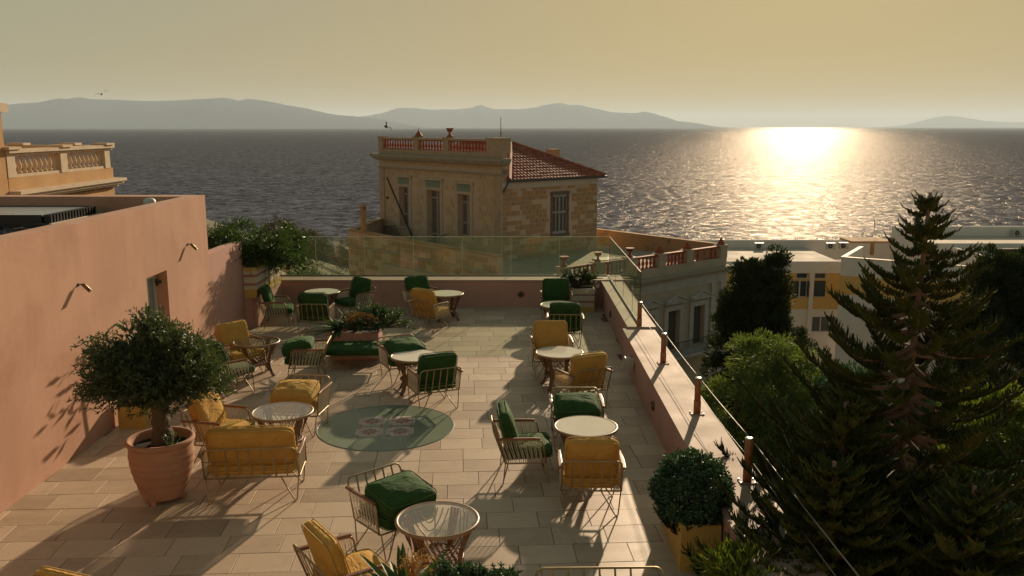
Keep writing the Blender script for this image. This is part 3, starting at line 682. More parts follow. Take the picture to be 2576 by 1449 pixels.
def yard_wall():
    b = thing('yard_wall', 'stone walled yard block with pale coping left of the sandstone house', 'wall', (-.585, 50, 0), R(40))
    x = -5.2
    ye = 8.5
    ret = [(x, ye), (x + .35, ye - .2), (.1, 12.9), (-.1, 13.2)]
    part('wall', MB().box(x, x + .35, -6, ye, -14, -1.62).prism(ret, -14, -1.62).prism([(x + .35, -6), (0, -6), (0, 12.7), (x + .35, ye - .3)], -14, -3.4), 'mortar', b)
    part('coping', MB().box(x - .05, x + .40, -6, ye + .03, -1.62, -1.54), 'tan', b)
    part('coping', MB().prism([(x + .02, ye + .035), (x + .42, ye - .2), (-.02, 12.75), (-.12, 13.25)], -1.615, -1.545), 'tan', b)
    part('string_course', MB().box(x - .10, x, -6, ye, -2.52, -2.38), 'graystone', b)
    st = MB(); bv = [v.co.copy() for v in UNIT.vertices]; bf = [tuple(q.vertices) for q in UNIT.polygons]; z = -6.0; n = 0
    while z < -1.95:
        y = -6 + random.random() * .4
        while y < ye - .4:
            wd = random.uniform(.35, .7)
            if random.random() < .7:
                m = Matrix.Translation((x - .015, y + wd / 2, z + .16)) @ Matrix.Rotation(R(-90), 4, 'Z') @ Matrix.Diagonal((wd - .06, .05, .27, 1))
                if n < 290 and z > -4.5 and not -2.8 < z < -2.2: o = link('stone', UNIT, b); o.matrix_local = m; n += 1
                else: st.add([m @ q for q in bv], bf)
            y += wd
        z += .33
    part('stone', st, 'stone', b, kind='stuff')
    part('vent_pipe', MB().box(x + .05, x + .30, 6.75, 7.0, -1.54, -.25).box(x, x + .35, 6.7, 7.05, -.05, .0).box(x + .05, x + .09, 6.75, 7.0, -.25, -.05).box(x + .26, x + .30, 6.75, 7.0, -.25, -.05).box(x + .09, x + .26, 6.82, 6.93, .0, .1), 'tan', b)
yard_wall()

def villa():
    b = thing('low_villa', 'beige neoclassical villa with pedimented doorways and a red clay balustrade round its roof terrace', 'house', (12.39, 50, 0), R(40))
    W_, D = 15.5, 12.5; zr = -3.1
    doors = [(-.5 * (a + c) - .5, -.5 * (a + c) + .5, -7.55, -5.3) for a, c in ((1.99, 2.85), (4.17, 5.03), (6.30, 7.16), (8.45, 9.31), (10.6, 11.46), (12.75, 13.6))]
    w = wall_boxes(MB(), W_, -15, zr, .4, doors, x0=-W_); w.box(-.4, 0, .4, D, -15, zr); w.box(-W_, -W_ + .4, .4, D, -15, zr); w.box(-W_ + .4, -.4, D - .4, D, -15, zr)
    part('wall', w, 'rbwall', b)
    part('roof_terrace', MB().box(-W_ + .4, -.4, .4, D - .4, -3.2, -3.0), 'graystone', b)
    part('cornice', MB().box(-W_, .35, -.35, 0, -3.42, -3.25).box(-W_, .22, -.22, 0, -3.55, -3.42).box(.0, .35, 0, D, -3.42, -3.25), 'graystone', b)
    part('architrave', MB().box(-W_, .06, -.06, 0, -4.12, -3.95).box(-W_, .03, -.03, 0, -3.95, -3.55), 'rbtrim', b)
    part('plinth', MB().box(-W_, .0, -.02, .36, zr, -2.78), 'rbwall', b)
    side = MB().box(-.36, -.02, .36, D, zr, -2.02); part('side_parapet', side, 'tan', b)
    for x in (-.95, -.12): part('pilaster', MB().box(x - .42, x, -.10, 0, -15, -4.12), 'rbtrim', b)
    piers = [(-.62, 0), (-3.6, -3.05), (-5.95, -5.4), (-8.3, -7.75), (-10.65, -10.1), (-13.0, -12.45)]
    bal = baluster_mesh('baluster', 'redclay', .60, 1.1)
    for i, (a, c) in enumerate(piers):
        part('pier', MB().box(a, c, -.05, .45, -2.78, -2.12).box(a - .04, c + .04, -.09, .49, -2.12, -2.05), 'rbwall', b)
        if i < 3: part('finial', MB().lathe([(.26, 0), (.20, .08), (.05, .36), (.02, .42)], 4, (a + c) / 2, .2, a0=R(45)).xform(Matrix.Translation((0, 0, -2.05))), 'redclay', b)
    for i in range(5):
        a, c = piers[i + 1][1], piers[i][0]
        part('top_rail', MB().box(a, c, .05, .30, -2.20, -2.09), 'redclay', b); part('bottom_rail', MB().box(a, c, .08, .27, -2.78, -2.74), 'redclay', b)
        for j in range(6):
            if (i, j) in ((0, 2), (0, 3), (1, 0)): continue
            link('baluster', bal, b, (a + (j + .5) * (c - a) / 6, .18, -2.75), random.random())
    for a, c, z0, z1 in doors:
        f = MB().box(a - .30, a, -.10, 0, z0, z1 + .28).box(c, c + .30, -.10, 0, z0, z1 + .28).box(a, c, -.10, 0, z1, z1 + .28)
        f.box(a - .38, c + .38, -.24, 0, z1 + .42, z1 + .52)
        m = (a + c) / 2; f.add([(a - .42, -.26, z1 + .52), (c + .42, -.26, z1 + .52), (m, -.26, z1 + .86), (a - .42, 0, z1 + .52), (c + .42, 0, z1 + .52), (m, 0, z1 + .86),], [(0, 1, 2), (0, 2, 5, 3), (1, 4, 5, 2), (0, 3, 4, 1)])
        d = part('doorway', f, 'rbtrim', b)
        pe = MB(); pe.tube([(a - .40, -.30, z1 + .54), (m, -.30, z1 + .88)], .05, 4).tube([(c + .40, -.30, z1 + .54), (m, -.30, z1 + .88)], .05, 4); part('pediment_moulding', pe, 'rbtrim', d)
        lf = MB()
        for u0, u1 in ((a + .02, m - .01), (m + .01, c - .02)):
            lf.box(u0, u1, .25, .30, z0, z1 - .02)
        part('door_leaf', lf, 'slatwood', d)
        bars = MB()
        for u in (a + .04, m - .06, m + .06, c - .04): bars.box(u - .025, u + .025, .22, .25, z0, z1)
        part('door_bars', bars, 'oldwood', d)
    part('balcony_slab', MB().box(-9, -1.5, -.9, 0, -7.85, -7.7), 'rbtrim', b)
    rl = MB().tube([(-9, -.85, -6.9), (-1.55, -.85, -6.9), (-1.55, 0, -6.9)], .025, 5)
    for i in range(75): rl.tube([(-9 + i * .1, -.85, -6.9), (-9 + i * .1, -.85, -7.7)], .01, 4)
    part('balcony_railing', rl, 'iron', b)
    return b
villa()
VM = Matrix.Translation((12.39, 50, 0)) @ Matrix.Rotation(R(40), 4, 'Z')
for i, (x, lab) in enumerate(((-8.02, 'red clay urn on a villa roof pier just beyond the side glass'), (-10.37, 'red clay urn on the villa roof seen through the corner glass panel'), (-12.72, 'red clay urn seen through the far glass above the striped corner planter'))):
    solo('urn', vase('urn', MB(), 0, 0, 0, .56), 'redclay', lab, 'urn', True, 'urns on the villa balustrade', loc=VM @ Vector((x, .2, -2.05)))
for i, (x, y, l, h, lab) in enumerate(((-7.1, 2.6, 1.5, .55, 'pale marble slab stack behind the villa balustrade, taller of two'), (-5.6, 2.9, 1.8, .40, 'flat pile of white frames behind the villa balustrade'))):
    mb = MB()
    for k in range(4): mb.box(-l / 2 + random.uniform(-.08, .08), l / 2, -.4, .4 + random.uniform(-.1, .1), k * h / 4, (k + .85) * h / 4)
    solo('slab_stack', mb, 'cream', lab, 'slab pile', loc=VM @ Vector((x, y, -3.0)), rz=R(30))

# ------------------------------------------------------------------ ochre mansion beyond the pink building
def mansion():
    b = thing('ochre_mansion', 'ochre mansion with white stone balustrade and peeling cornice behind the pink building', 'house', (-17.2, 38, 0))
    part('wall', MB().box(-9, 0, -8.0, 0, -13, 2.05).box(-.26, 0, -7.95, -.0, 2.45, 2.90).box(-9, -.5, -.26, 0, 2.45, 2.9).box(-9, -.3, -7.9, -.3, 1.9, 2.4), 'ochre', b)
    part('tower', MB().box(-9, .0, -14, -8.0, -13, 5.4).box(-9, -.1, -14, -8.1, 5.4, 9.0), 'ochre', b)
    part('tower_moulding', MB().box(-.1, .18, -14, -7.85, 5.1, 5.4), 'lime_trim', b)
    part('cornice', MB().box(-.3, .40, -7.99, .40, 2.33, 2.45).box(-.3, .30, -7.99, .30, 2.22, 2.33).box(-.3, .14, -7.99, .14, 2.10, 2.22).box(-9, -.3, .0, .4, 2.33, 2.45), 'lime_trim', b)
    for y0, y1 in ((-7.96, -7.46), (-4.36, -3.86), (-.70, -.24)):
        part('pier', MB().box(-.36, .02, y0, y1, 2.90, 3.66), 'lime_trim', b)
        part('pier_cap', MB().box(-.48, .20, y0 - .12, y1 + .14, 3.86, 3.95), 'lime_trim', b)
    part('top_rail', MB().box(-.38, .06, -7.98, -.05, 3.66, 3.74).box(-.44, .14, -7.98, .03, 3.74, 3.86), 'lime_trim', b)
    part('top_rail', MB().box(-9, -.44, -.42, .02, 3.70, 3.86), 'lime_trim', b)
    part('bottom_rail', MB().box(-.30, -.02, -7.46, -.70, 2.90, 3.0), 'lime_trim', b)
    bal = baluster_mesh('baluster', 'lime_trim', .66, 1.2)
    for a, c in ((-7.46, -4.36), (-3.86, -.70)):
        for j in range(9): link('baluster', bal, b, (-.16, a + (j + .5) * (c - a) / 9, 3.0))
    for x in (-2.0, -4.2, -6.4): part('pier_cap', MB().box(x, x + .7, -.5, .1, 3.86, 3.95), 'lime_trim', b)
mansion()

def town_block(label, x0, x1, y, z1, wall, nx, rows, seed):  # unseen houses behind the camera, added for bounced sunlight and glass reflections
    b = thing('unseen_town_house', label, 'building', ((x0 + x1) / 2, y, 0)); w = (x1 - x0) / 2; holes = []; rr = random.Random(seed)
    step = 2 * w / nx
    for i in range(nx):
        c = -w + (i + .5) * step; holes.append((c - .55, c + .55))
    z = -13
    for zz in rows:
        mb = MB(); mb.box(-w, w, -.4, 0, z, zz); part('wall', mb, wall, b); mb = MB(); xs = -w
        for a, c in holes: mb.box(xs, a, -.4, 0, zz, zz + 2.1); xs = c
        mb.box(xs, w, -.4, 0, zz, zz + 2.1); part('wall', mb, wall, b); z = zz + 2.1
        for a, c in holes:
            wn = part('window', MB().box(a - .12, a, -.1, .06, zz, zz + 2.1).box(c, c + .12, -.1, .06, zz, zz + 2.1).box(a - .12, c + .12, -.1, .1, zz + 2.1, zz + 2.25).box(a - .15, c + .15, -.1, .14, zz - .1, zz), 'cream', b)
            part('shutter', MB().box(a, c, -.22, -.18, zz, zz + 2.1), 'shutter' if rr.random() < .6 else 'window', wn)
    part('wall', MB().box(-w, w, -.4, 0, z, z1), wall, b); part('body', MB().box(-w, w, -9, -.41, -13, z1 - .3), wall, b)
    part('cornice', MB().box(-w - .2, w + .2, -.3, .35, z1, z1 + .25), 'cream', b)
town_block('unseen mustard town house with white window frames behind the viewpoint', -4, 9, -9, 7.5, 'mbyellow', 5, (-3.5, .6, 4.2), 1)
town_block('unseen cream town house with grey shutters behind the viewpoint, added for bounced light', -24, -5, -11, 10, 'mbwhite', 6, (-3.5, .8, 4.6), 2)
town_block('unseen pale town house behind the viewpoint, street side, added for bounced light', 11, 30, -14, 9, 'cream', 6, (-3.5, .6, 4.4), 3)

# ------------------------------------------------------------------ yellow and white school blocks down the slope
def school():
    b = thing('yellow_block', 'mustard and white flat roofed building with dark shutters behind the cypress', 'building', (24, 80, 0))
    op = [(1.1, 1.9, -9.45, -8.85), (2.1, 3.45, -10.95, -9.45), (4.1, 5.2, -9.45, -8.85), (4.05, 5.3, -10.95, -9.45), (4.1, 6.35, -14.25, -12.85), (-3, -1.5, -11, -9.4)]
    op = [(2.4, 3.45, -9.2, -8.75), (2.4, 3.45, -11.0, -9.5), (4.1, 5.15, -9.2, -8.75), (4.1, 5.15, -10.95, -9.4), (4.1, 6.35, -14.25, -12.85), (-3, -1.6, -11, -9.4), (-3, -1.6, -9.2, -8.75)]
    w = MB()
    # stack of horizontal slabs so that openings never share a column
    def strip(z0, z1, holes, mat):
        mb = MB(); xs = -8.0
        for a, c in sorted(holes):
            mb.box(xs, a, 0, .3, z0, z1); xs = c
        mb.box(xs, 6.5, 0, .3, z0, z1); mb.box(-8, 6.5, .28, .5, z0, z1); part('wall', mb, mat, b)
    strip(-9.2, -8.72, [(2.4, 3.45), (4.1, 5.15), (-3, -1.6)], 'mbyellow'); strip(-9.45, -9.2, [], 'mbyellow')
    strip(-10.95, -9.45, [(2.4, 3.45), (4.1, 5.15), (-3, -1.6)], 'mbyellow'); strip(-12.15, -10.95, [], 'mbyellow')
    strip(-12.85, -12.15, [], 'mbwhite'); strip(-14.25, -12.85, [(4.1, 6.35)], 'mbwhite'); strip(-30, -14.25, [], 'mbwhite')
    part('parapet_band', MB().box(-8, 6.5, -.06, .3, -8.72, -7.62), 'mbwhite', b)
    part('pillar', MB().box(3.62, 4.02, -.12, 0, -30, -8.72), 'mbwhite', b)
    part('roof', MB().box(-8, 6.5, .3, 10.2, -8.2, -7.75), 'mbroof', b)
    part('rear_parapet', MB().box(-8, 40, 10.2, 10.5, -9, -6.95), 'mbwhite', b)
    for a, c, z0, z1, kind in ((2.4, 3.45, -9.2, -8.72, 'open'), (4.1, 5.15, -9.2, -8.72, 'dark'), (2.4, 3.45, -10.95, -9.45, 'frame'), (4.1, 5.15, -10.95, -9.45, 'shut'), (4.1, 6.35, -14.25, -12.85, 'tri'), (-3, -1.6, -10.95, -9.45, 'shut'), (-3, -1.6, -9.2, -8.72, 'dark')):
        f = MB().box(a, a + .06, .08, .2, z0, z1).box(c - .06, c, .08, .2, z0, z1).box(a + .06, c - .06, .08, .2, z1 - .06, z1).box(a - .05, c + .05, -.08, .2, z0 - .05, z0 + .01)
        if kind == 'tri': f.box(a + .78, a + .88, .08, .2, z0, z1).box(a + 1.62, a + 1.72, .08, .2, z0, z1)
        if kind == 'frame': f.box(a + .30, a + .42, .02, .2, z0, z1)
        wn = part('window', f, 'fascia', b)
        part('pane', MB().box(a + .06, c - .06, .16, .18, z0, z1 - .06), 'window', wn)
        if kind == 'shut':
            part('shutter', MB().box(a + .01, (a + c) / 2, -.03, .02, z0 + .03, z1), 'darkshutter', wn); part('shutter', MB().box((a + c) / 2 + .01, c - .01, -.03, .02, z0 + .03, z1), 'darkshutter', wn)
        if kind == 'frame':
            part('shutter', MB().box(a - .18, a + .14, -.06, -.01, z0 - .12, z1), 'darkshutter', wn)
            part('shutter', MB().box(c - .02, c + .05, -.3, -.05, z0, z1), 'darkshutter', wn)
    g = thing('white_block', 'white stair block with a mustard band standing forward of the yellow building', 'building', (28.35, 74.5, 0), R(-32))
    part('wall', MB().box(0, 10, 0, 8, -30, -9.6), 'mbwhite', g)
    part('band', MB().box(-.01, 10, -.01, 8, -9.6, -8.0), 'mbyellow', g)
    part('parapet', MB().box(0, 10, 0, .3, -8.0, -6.45).box(0, .3, .3, 8, -8.0, -6.45), 'mbwhite', g)
    part('roof', MB().box(.3, 10, .3, 8, -8.0, -7.6), 'mbroof', g)
    part('coping', MB().box(-.05, 10, -.05, .35, -6.45, -6.38).box(-.05, .35, .35, 8, -6.45, -6.38), 'cream', g)
    h = thing('white_rooftop', 'wide white flat roofs stepping down behind the tall pine', 'building', (42, 88, 0))
    part('upper_roof', MB().box(-2.3, 30, -5, 2, -30, -6.5), 'mbroof', h)
    part('rear_parapet', MB().box(-2.6, 30, 2, 2.3, -30, -5.5).box(-2.6, -2.3, -5, 2, -30, -5.5), 'mbwhite', h)
    part('lower_roof', MB().box(0, 30, -21, -5.3, -30, -7.3), 'mbroof', h)
    part('front_wall', MB().box(-2.6, 30, -5.3, -5, -30, -6.3), 'mbwhite', h)
    part('low_parapet', MB().box(-.3, 0, -21, -5.3, -30, -6.6).box(-.3, 30, -21.3, -21, -30, -6.9), 'mbwhite', h)
    part('lowest_roof', MB().box(-6, 30, -32, -21.3, -30, -9.6), 'mbroof', h)
    part('shade_slab', MB().box(-8.8, -4.8, -3, 0, -6.6, -6.4).box(-6.2, -5.9, -1.6, -1.3, -8, -6.6), 'tan', h)
    part('mast', MB().tube([(-5.2, .5, -6.4), (-5.2, .5, -4.1)], .03, 4), 'iron', h)
school()
def ac(x, y, z, rz, lab):
    t = thing('air_conditioner', lab, 'air conditioner', (x, y, z), rz, 'air conditioners on the flat roofs')
    part('casing', MB().box(-.45, .45, -.17, .17, .06, .70).box(-.40, -.34, -.2, .2, 0, .06).box(.34, .40, -.2, .2, 0, .06), 'acwhite', t)
    part('fan_grille', MB().lathe([(.25, 0), (.25, .02), (.22, .03)], 14).xform(Matrix.Translation((-.08, -.17, .38)) @ Matrix.Rotation(R(90), 4, 'X')), 'darkshutter', t)
    part('fan_hub', MB().lathe([(.05, 0), (.05, .03)], 8).xform(Matrix.Translation((-.08, -.195, .38)) @ Matrix.Rotation(R(90), 4, 'X')), 'acwhite', t)
for x, y, lab in ((25.3, 88.8, 'air conditioner on the flat roof beside the villa corner, leftmost one'), (32.6, 88.8, 'larger air conditioner on the flat roof right of the cypress tip'), (34.0, 89.0, 'smaller air conditioner with a shelf, next to the larger one on the flat roof')):
    ac(x, y, -7.75, 0, lab)
ac(52.0, 89.6, -6.5, 0, 'air conditioner on the highest white roof at the picture edge')
solo('roof_box', MB().box(0, 1.6, 0, .6, 0, .9).box(1.7, 3.2, 0, .6, 0, .9), 'black', 'black louvred unit on the middle white roof right of the pine', 'roof unit', loc=(44.6, 79.5, -7.3))

# ================================================================== FURNITURE
def cushion(w, d, t, seed, puff=.28, nx=14, ny=14, nz=4, amp=.010, sag=0.0):
    """upholstered slab centred on the origin, soft edges, slightly wrinkled"""
    mb = MB(); idx = {}
    def vert(i, j, k):
        key = (i, j, k)
        if key in idx: return idx[key]
        x, y, z = i / nx * 2 - 1, j / ny * 2 - 1, k / nz * 2 - 1
        q = (abs(x) ** 9 + abs(y) ** 9 + abs(z) ** 9) ** (1 / 9); m = max(abs(x), abs(y), abs(z)); f = m / q if q else 1
        x, y, z = x * f, y * f, z * f
        z *= (1 - puff) + puff * 1.25 * (1 - x ** 4) * (1 - y ** 4)
        bulge = 1 - .05 * abs(z)
        P = Vector((x * w / 2 * bulge, y * d / 2 * bulge, z * t / 2))
        nv = mnoise.noise(Vector((P.x * 5 + seed, P.y * 7, P.z * 4 + seed))) * amp + mnoise.noise(Vector((P.x * 14 + seed, P.y * 20, P.z * 9))) * amp * .5
        edge = max(abs(x), abs(y)); rip = math.sin((x * w + y * d) * 38 + seed) * .004 * max(0, edge - .7) / .3
        P.z += (nv + rip) * (1 if z >= 0 else -1) - sag * (1 - x * x) * .5
        idx[key] = len(mb.v); mb.v.append(tuple(P)); return idx[key]
    for i in range(nx):
        for j in range(ny):
            mb.f.append((vert(i, j, nz), vert(i + 1, j, nz), vert(i + 1, j + 1, nz), vert(i, j + 1, nz)))
            mb.f.append((vert(i, j, 0), vert(i, j + 1, 0), vert(i + 1, j + 1, 0), vert(i + 1, j, 0)))
    for i in range(nx):
        for k in range(nz):
            mb.f.append((vert(i, 0, k), vert(i + 1, 0, k), vert(i + 1, 0, k + 1), vert(i, 0, k + 1)))
            mb.f.append((vert(i, ny, k), vert(i, ny, k + 1), vert(i + 1, ny, k + 1), vert(i + 1, ny, k)))
    for j in range(ny):
        for k in range(nz):
            mb.f.append((vert(0, j, k), vert(0, j, k + 1), vert(0, j + 1, k + 1), vert(0, j + 1, k)))
            mb.f.append((vert(nx, j, k), vert(nx, j + 1, k), vert(nx, j + 1, k + 1), vert(nx, j, k + 1)))
    return mb
def piping(w, d, t):
    mb = MB()
    for s in (-1, 1):
        pts = []
        for i in range(40):
            a = 2 * PI * i / 40; c, q = math.cos(a), math.sin(a); e = 2 / 9
            pts.append((math.copysign(abs(c) ** e, c) * w / 2 * .975, math.copysign(abs(q) ** e, q) * d / 2 * .975, s * t / 2 * .63))
        mb.tube(pts, .0065, 5, closed=True)
    return mb
TB = .0115
def seat_things(width, colour, variant, label, cat, group, name, seed):
    """bent tube lounge chair (or two seater): local +y is the way the sitter faces"""
    w = width / 2; t = thing(name, label, cat, (0, 0, 0), 0, group)
    rz, ry, fy = .31, -.23, .31; ty, tz, tw = -.385, .745, w - .015; az = .635
    fr = MB(); fr.tube(rounded([(-w, ry, rz), (w, ry, rz), (w, fy, rz), (-w, fy, rz), (-w, ry, rz)], .03), TB, 6)
    for x in (-w * .5, 0, w * .5): fr.tube([(x, ry, rz), (x, fy, rz)], .006, 4)
    part('seat_frame', fr, 'metal', t, True)
    bk = MB(); bk.tube(rounded([(-w, ry, rz), (-tw, ty, tz), (tw, ty, tz), (w, ry, rz)], .075, 6), TB, 6)
    q = .42; bk.tube([(-w + .005, ry + (ty - ry) * q * .55, rz + (tz - rz) * .24), (w - .005, ry + (ty - ry) * q * .55, rz + (tz - rz) * .24)], .004, 4)
    if width > 1: bk.tube([(-tw, ry + (ty - ry) * .58, rz + (tz - rz) * .58), (tw, ry + (ty - ry) * .58, rz + (tz - rz) * .58)], .006, 4)
    part('back_frame', bk, 'metal', t, True)
    k = 5 if width < 1 else 7
    for i in range(k):
        x = -w + (i + 1) * 2 * w / (k + 1); b = MB()
        a = Vector((x, ry, rz)); c = Vector((x * .96, ty, tz)); n = Vector((0, .938, .35)) * .004; s = Vector((.009, 0, 0))
        b.add([a - s - n, a + s - n, a + s + n, a - s + n, c - s - n, c + s - n, c + s + n, c - s + n], [(0, 1, 2, 3), (4, 7, 6, 5), (0, 4, 5, 1), (1, 5, 6, 2), (2, 6, 7, 3), (3, 7, 4, 0)])
        part('back_bar', b, 'metal', t)
    for s in (-1, 1):
        x = s * (w + .012); py = ry + (ty - ry) * (az - rz) / (tz - rz)
        sf = MB(); sf.tube(rounded([(s * w, py, az), (x, -.10, az), (x, .245, az - .01), (x, .30, rz)], .06, 5), TB, 6)
        o = part('side_frame', sf, 'metal', t, True)
        cd = MB(); n = 9
        for i in range(n):
            f0, f1 = i / n, (i + .5) / n; f2 = (i + 1) / n
            top = lambda f: (x, py + .04 + f * (.225 - py), az - .008); bot = lambda f: (s * w, ry + .02 + f * (fy - ry - .04), rz)
            cd.tube([top(f1 - .02), bot(f0)], .0042, 4).tube([top(f1 + .02), bot(f2)], .0042, 4)
            cd.tube([top(f0), bot(f1)], .0042, 4)
        part('cord_lacing', cd, 'cord', o)
        am = MB(); A = smoothpath([(x, py - .01, az + .016), (x + s * .004, -.1, az + .020), (x, .10, az + .018), (x, .225, az + .010)], 1)
        for i in range(len(A)):
            p = A[i]; hw = (.022, .025, .027, .026, .022, .018)[min(i, 5)]; hh = .011
            am.v += [(p.x - hw, p.y, p.z - hh), (p.x + hw, p.y, p.z - hh), (p.x + hw, p.y, p.z + hh * .6), (p.x + hw * .6, p.y, p.z + hh), (p.x - hw * .6, p.y, p.z + hh), (p.x - hw, p.y, p.z + hh * .6)]
        m = len(A)
        for i in range(m - 1):
            for j in range(6): am.f.append((i * 6 + j, i * 6 + (j + 1) % 6, (i + 1) * 6 + (j + 1) % 6, (i + 1) * 6 + j))
        am.f += [tuple(range(6)), tuple((m - 1) * 6 + j for j in range(6))]
        part('armrest', am, 'armwood', t)
    for sx in (-1, 1):
        for y, s in ((ry, -1), (fy, 1)):
            A = Vector((sx * w * .985, y, rz)); F = Vector((sx * (w - .05), y + s * .03, .008)); B = Vector((sx * (w - .25), y - s * .07, rz - .012))
            lg = MB(); d = (B - F).normalized(); lg.tube(rounded([A, F + Vector((sx * .012, 0, 0)), F - Vector((sx * .02, 0, 0)), B], .03, 4), .0085, 6)
            part('leg', lg, 'metal', t, True)
    pm = 'pipe_' + colour
    sw, sdp, stt = width - .05, .64, .165
    if variant != 'bare':
        m4 = Matrix.Translation((0, .085, rz + .022 + stt / 2)) @ Matrix.Rotation(R(2.5), 4, 'X')
        c = part('seat_cushion', cushion(sw, sdp, stt, seed, sag=.02).xform(m4), colour, t, True)
        part('piping', piping(sw, sdp, stt).xform(m4), pm, c, True)
    bw, bh, bt = width - .07, .56, .185
    if variant == 'normal':
        m4 = Matrix.Translation((0, -.195, rz + .375)) @ Matrix.Rotation(R(-109 + 180), 4, 'X')
        m4 = Matrix.Translation((0, -.175, .70)) @ Matrix.Rotation(R(90 + 17), 4, 'X')
        c = part('back_cushion', cushion(bw, bh, bt, seed + 3, puff=.34).xform(m4), colour, t, True)
        part('piping', piping(bw, bh, bt).xform(m4), pm, c, True)
    elif variant == 'lying':
        m4 = Matrix.Translation((.01, .18, rz + .03 + stt + bt / 2 + .035)) @ Matrix.Rotation(R(-12), 4, 'X') @ Matrix.Rotation(R(3), 4, 'Z')
        c = part('back_cushion', cushion(bw, bh, bt + .07, seed + 5, puff=.40, amp=.016).xform(m4), colour, t, True)
        part('piping', piping(bw, bh, bt + .05).xform(m4), pm, c, True)
    return t
GA = 'bent tube lounge chairs on the terrace'
CH = [
 ('green', 'normal', -5.53, 20.11, 82, 'green armchair with sunlit back cushion against the striped trough, facing right'),
 ('green', 'normal', -4.46, 19.45, 1, 'green armchair seen from behind, partly covered by the spiky planter leaves'),
 ('green', 'normal', -3.86, 21.10, 222, 'dark green armchair by the far parapet facing left to the small table in the corner'),
 ('green', 'normal', -2.24, 21.35, 138, 'dark green armchair with tilted back cushion at the far parapet'),
 ('yellow', 'normal', -1.92, 19.86, 33, 'yellow armchair nearest the far parapet, turned away from the camera'),
 ('green', 'normal', 1.07, 20.87, 181, 'dark green armchair in front of the striped corner planter, facing the camera'),
 ('green', 'normal', 1.13, 18.35, 2, 'dark green armchair with bars to the camera, just behind a yellow one facing us'),
 ('yellow', 'normal', .75, 16.15, 176, 'yellow armchair facing the camera behind a white topped table on the right'),
 ('yellow', 'normal', 1.17, 14.12, 333, 'yellow armchair turned left, its shaded back to the camera, by the parapet'),
 ('green', 'lying', .95, 12.36, 180, 'armchair with a green cushion laid flat on its seat, behind the large pale table'),
 ('yellow', 'normal', .96, 10.16, 1, 'nearest yellow armchair on the right, its back to the camera'),
 ('green', 'normal', .12, 11.17, 86, 'green armchair seen from the side, left of the round table on the right'),
 ('green', 'lying', -1.34, 9.23, 139, 'nearest armchair with a loose green cushion and open back bars, beside the front table'),
 ('yellow', 'normal', -1.57, 7.66, 55, 'yellow armchair cut by the lower picture edge, facing the front table'),
 ('green', 'normal', -1.31, 14.14, 336, 'dark green armchair with open bars to the camera beside the glass medallion'),
 ('green', 'lying', -2.03, 15.73, 154, 'armchair with a folded green cushion between the bench end and a white topped table'),
 ('green', 'lying', -3.78, 15.75, 266, 'green armchair with two stacked cushions facing left, beside the green bench'),
 ('yellow', 'normal', -5.18, 16.12, 128, 'yellow armchair with sunlit back near the pink wall, behind the clear glass table'),
 ('green', 'normal', -5.03, 14.89, 46, 'green armchair half hidden behind the olive crown'),
 ('yellow', 'lying', -3.28, 13.03, 187, 'armchair with yellow cushions stacked on its seat, left of the medallion'),
 ('yellow', 'normal', -4.13, 11.79, 101, 'yellow armchair facing right beside the olive pot'),
 ('yellow', 'normal', -3.64, 6.94, 20, 'yellow armchair of which only the back top shows at the lower picture edge'),
]
protos = {}
for i, (c, v, x, y, h, lab) in enumerate(CH):
    key = (c, v, i % 3)
    if key not in protos:
        t = seat_things(.725, c, v, lab, 'armchair', GA, 'lounge_chair', 1.7 * i + 2); protos[key] = t; t.location = (x, y, 0); t.rotation_euler = (0, 0, R(-h))
    else: dup(protos[key], (x, y, 0), R(-h), lab, GA)
t = seat_things(1.16, 'yellow', 'normal', 'yellow two seat sofa with barred back to the camera, beside the olive pot', 'sofa', None, 'lounge_sofa', 21.3); t.location = (-3.27, 10.56, 0); t.rotation_euler = (0, 0, R(5.4))
t = seat_things(1.16, 'green', 'lying', 'two seat sofa of which only the bare back frame shows at the lower picture edge', 'sofa', None, 'lounge_sofa', 33.1); t.location = (.79, 6.86, 0); t.rotation_euler = (0, 0, R(181))

def bench():
    t = thing('daybed_bench', 'long low green cushioned bench on hairpin legs in front of the middle planter', 'bench', (-3.0, 16.63, 0), R(2))
    w, d = .62, .36
    part('frame', MB().tube(rounded([(-w, -d, .28), (w, -d, .28), (w, d, .28), (-w, d, .28), (-w, -d, .28)], .03), .012, 6), 'metal', t, True)
    m4 = Matrix.Translation((0, 0, .28 + .085)); c = part('cushion', cushion(1.26, .74, .15, 8.8, puff=.12, amp=.004).xform(m4), 'green', t, True)
    part('piping', piping(1.26, .74, .15).xform(m4), 'pipe_green', c, True)
    for sx in (-1, 1):
        for sy in (-1, 1):
            F = Vector((sx * (w + .03), sy * (d - .05), .008)); part('leg', MB().tube(rounded([(sx * w, sy * d, .28), F, F - Vector((sx * .03, 0, 0)), (sx * (w - .26), sy * d, .28)], .03, 4), .0085, 6), 'metal', t, True)
bench()

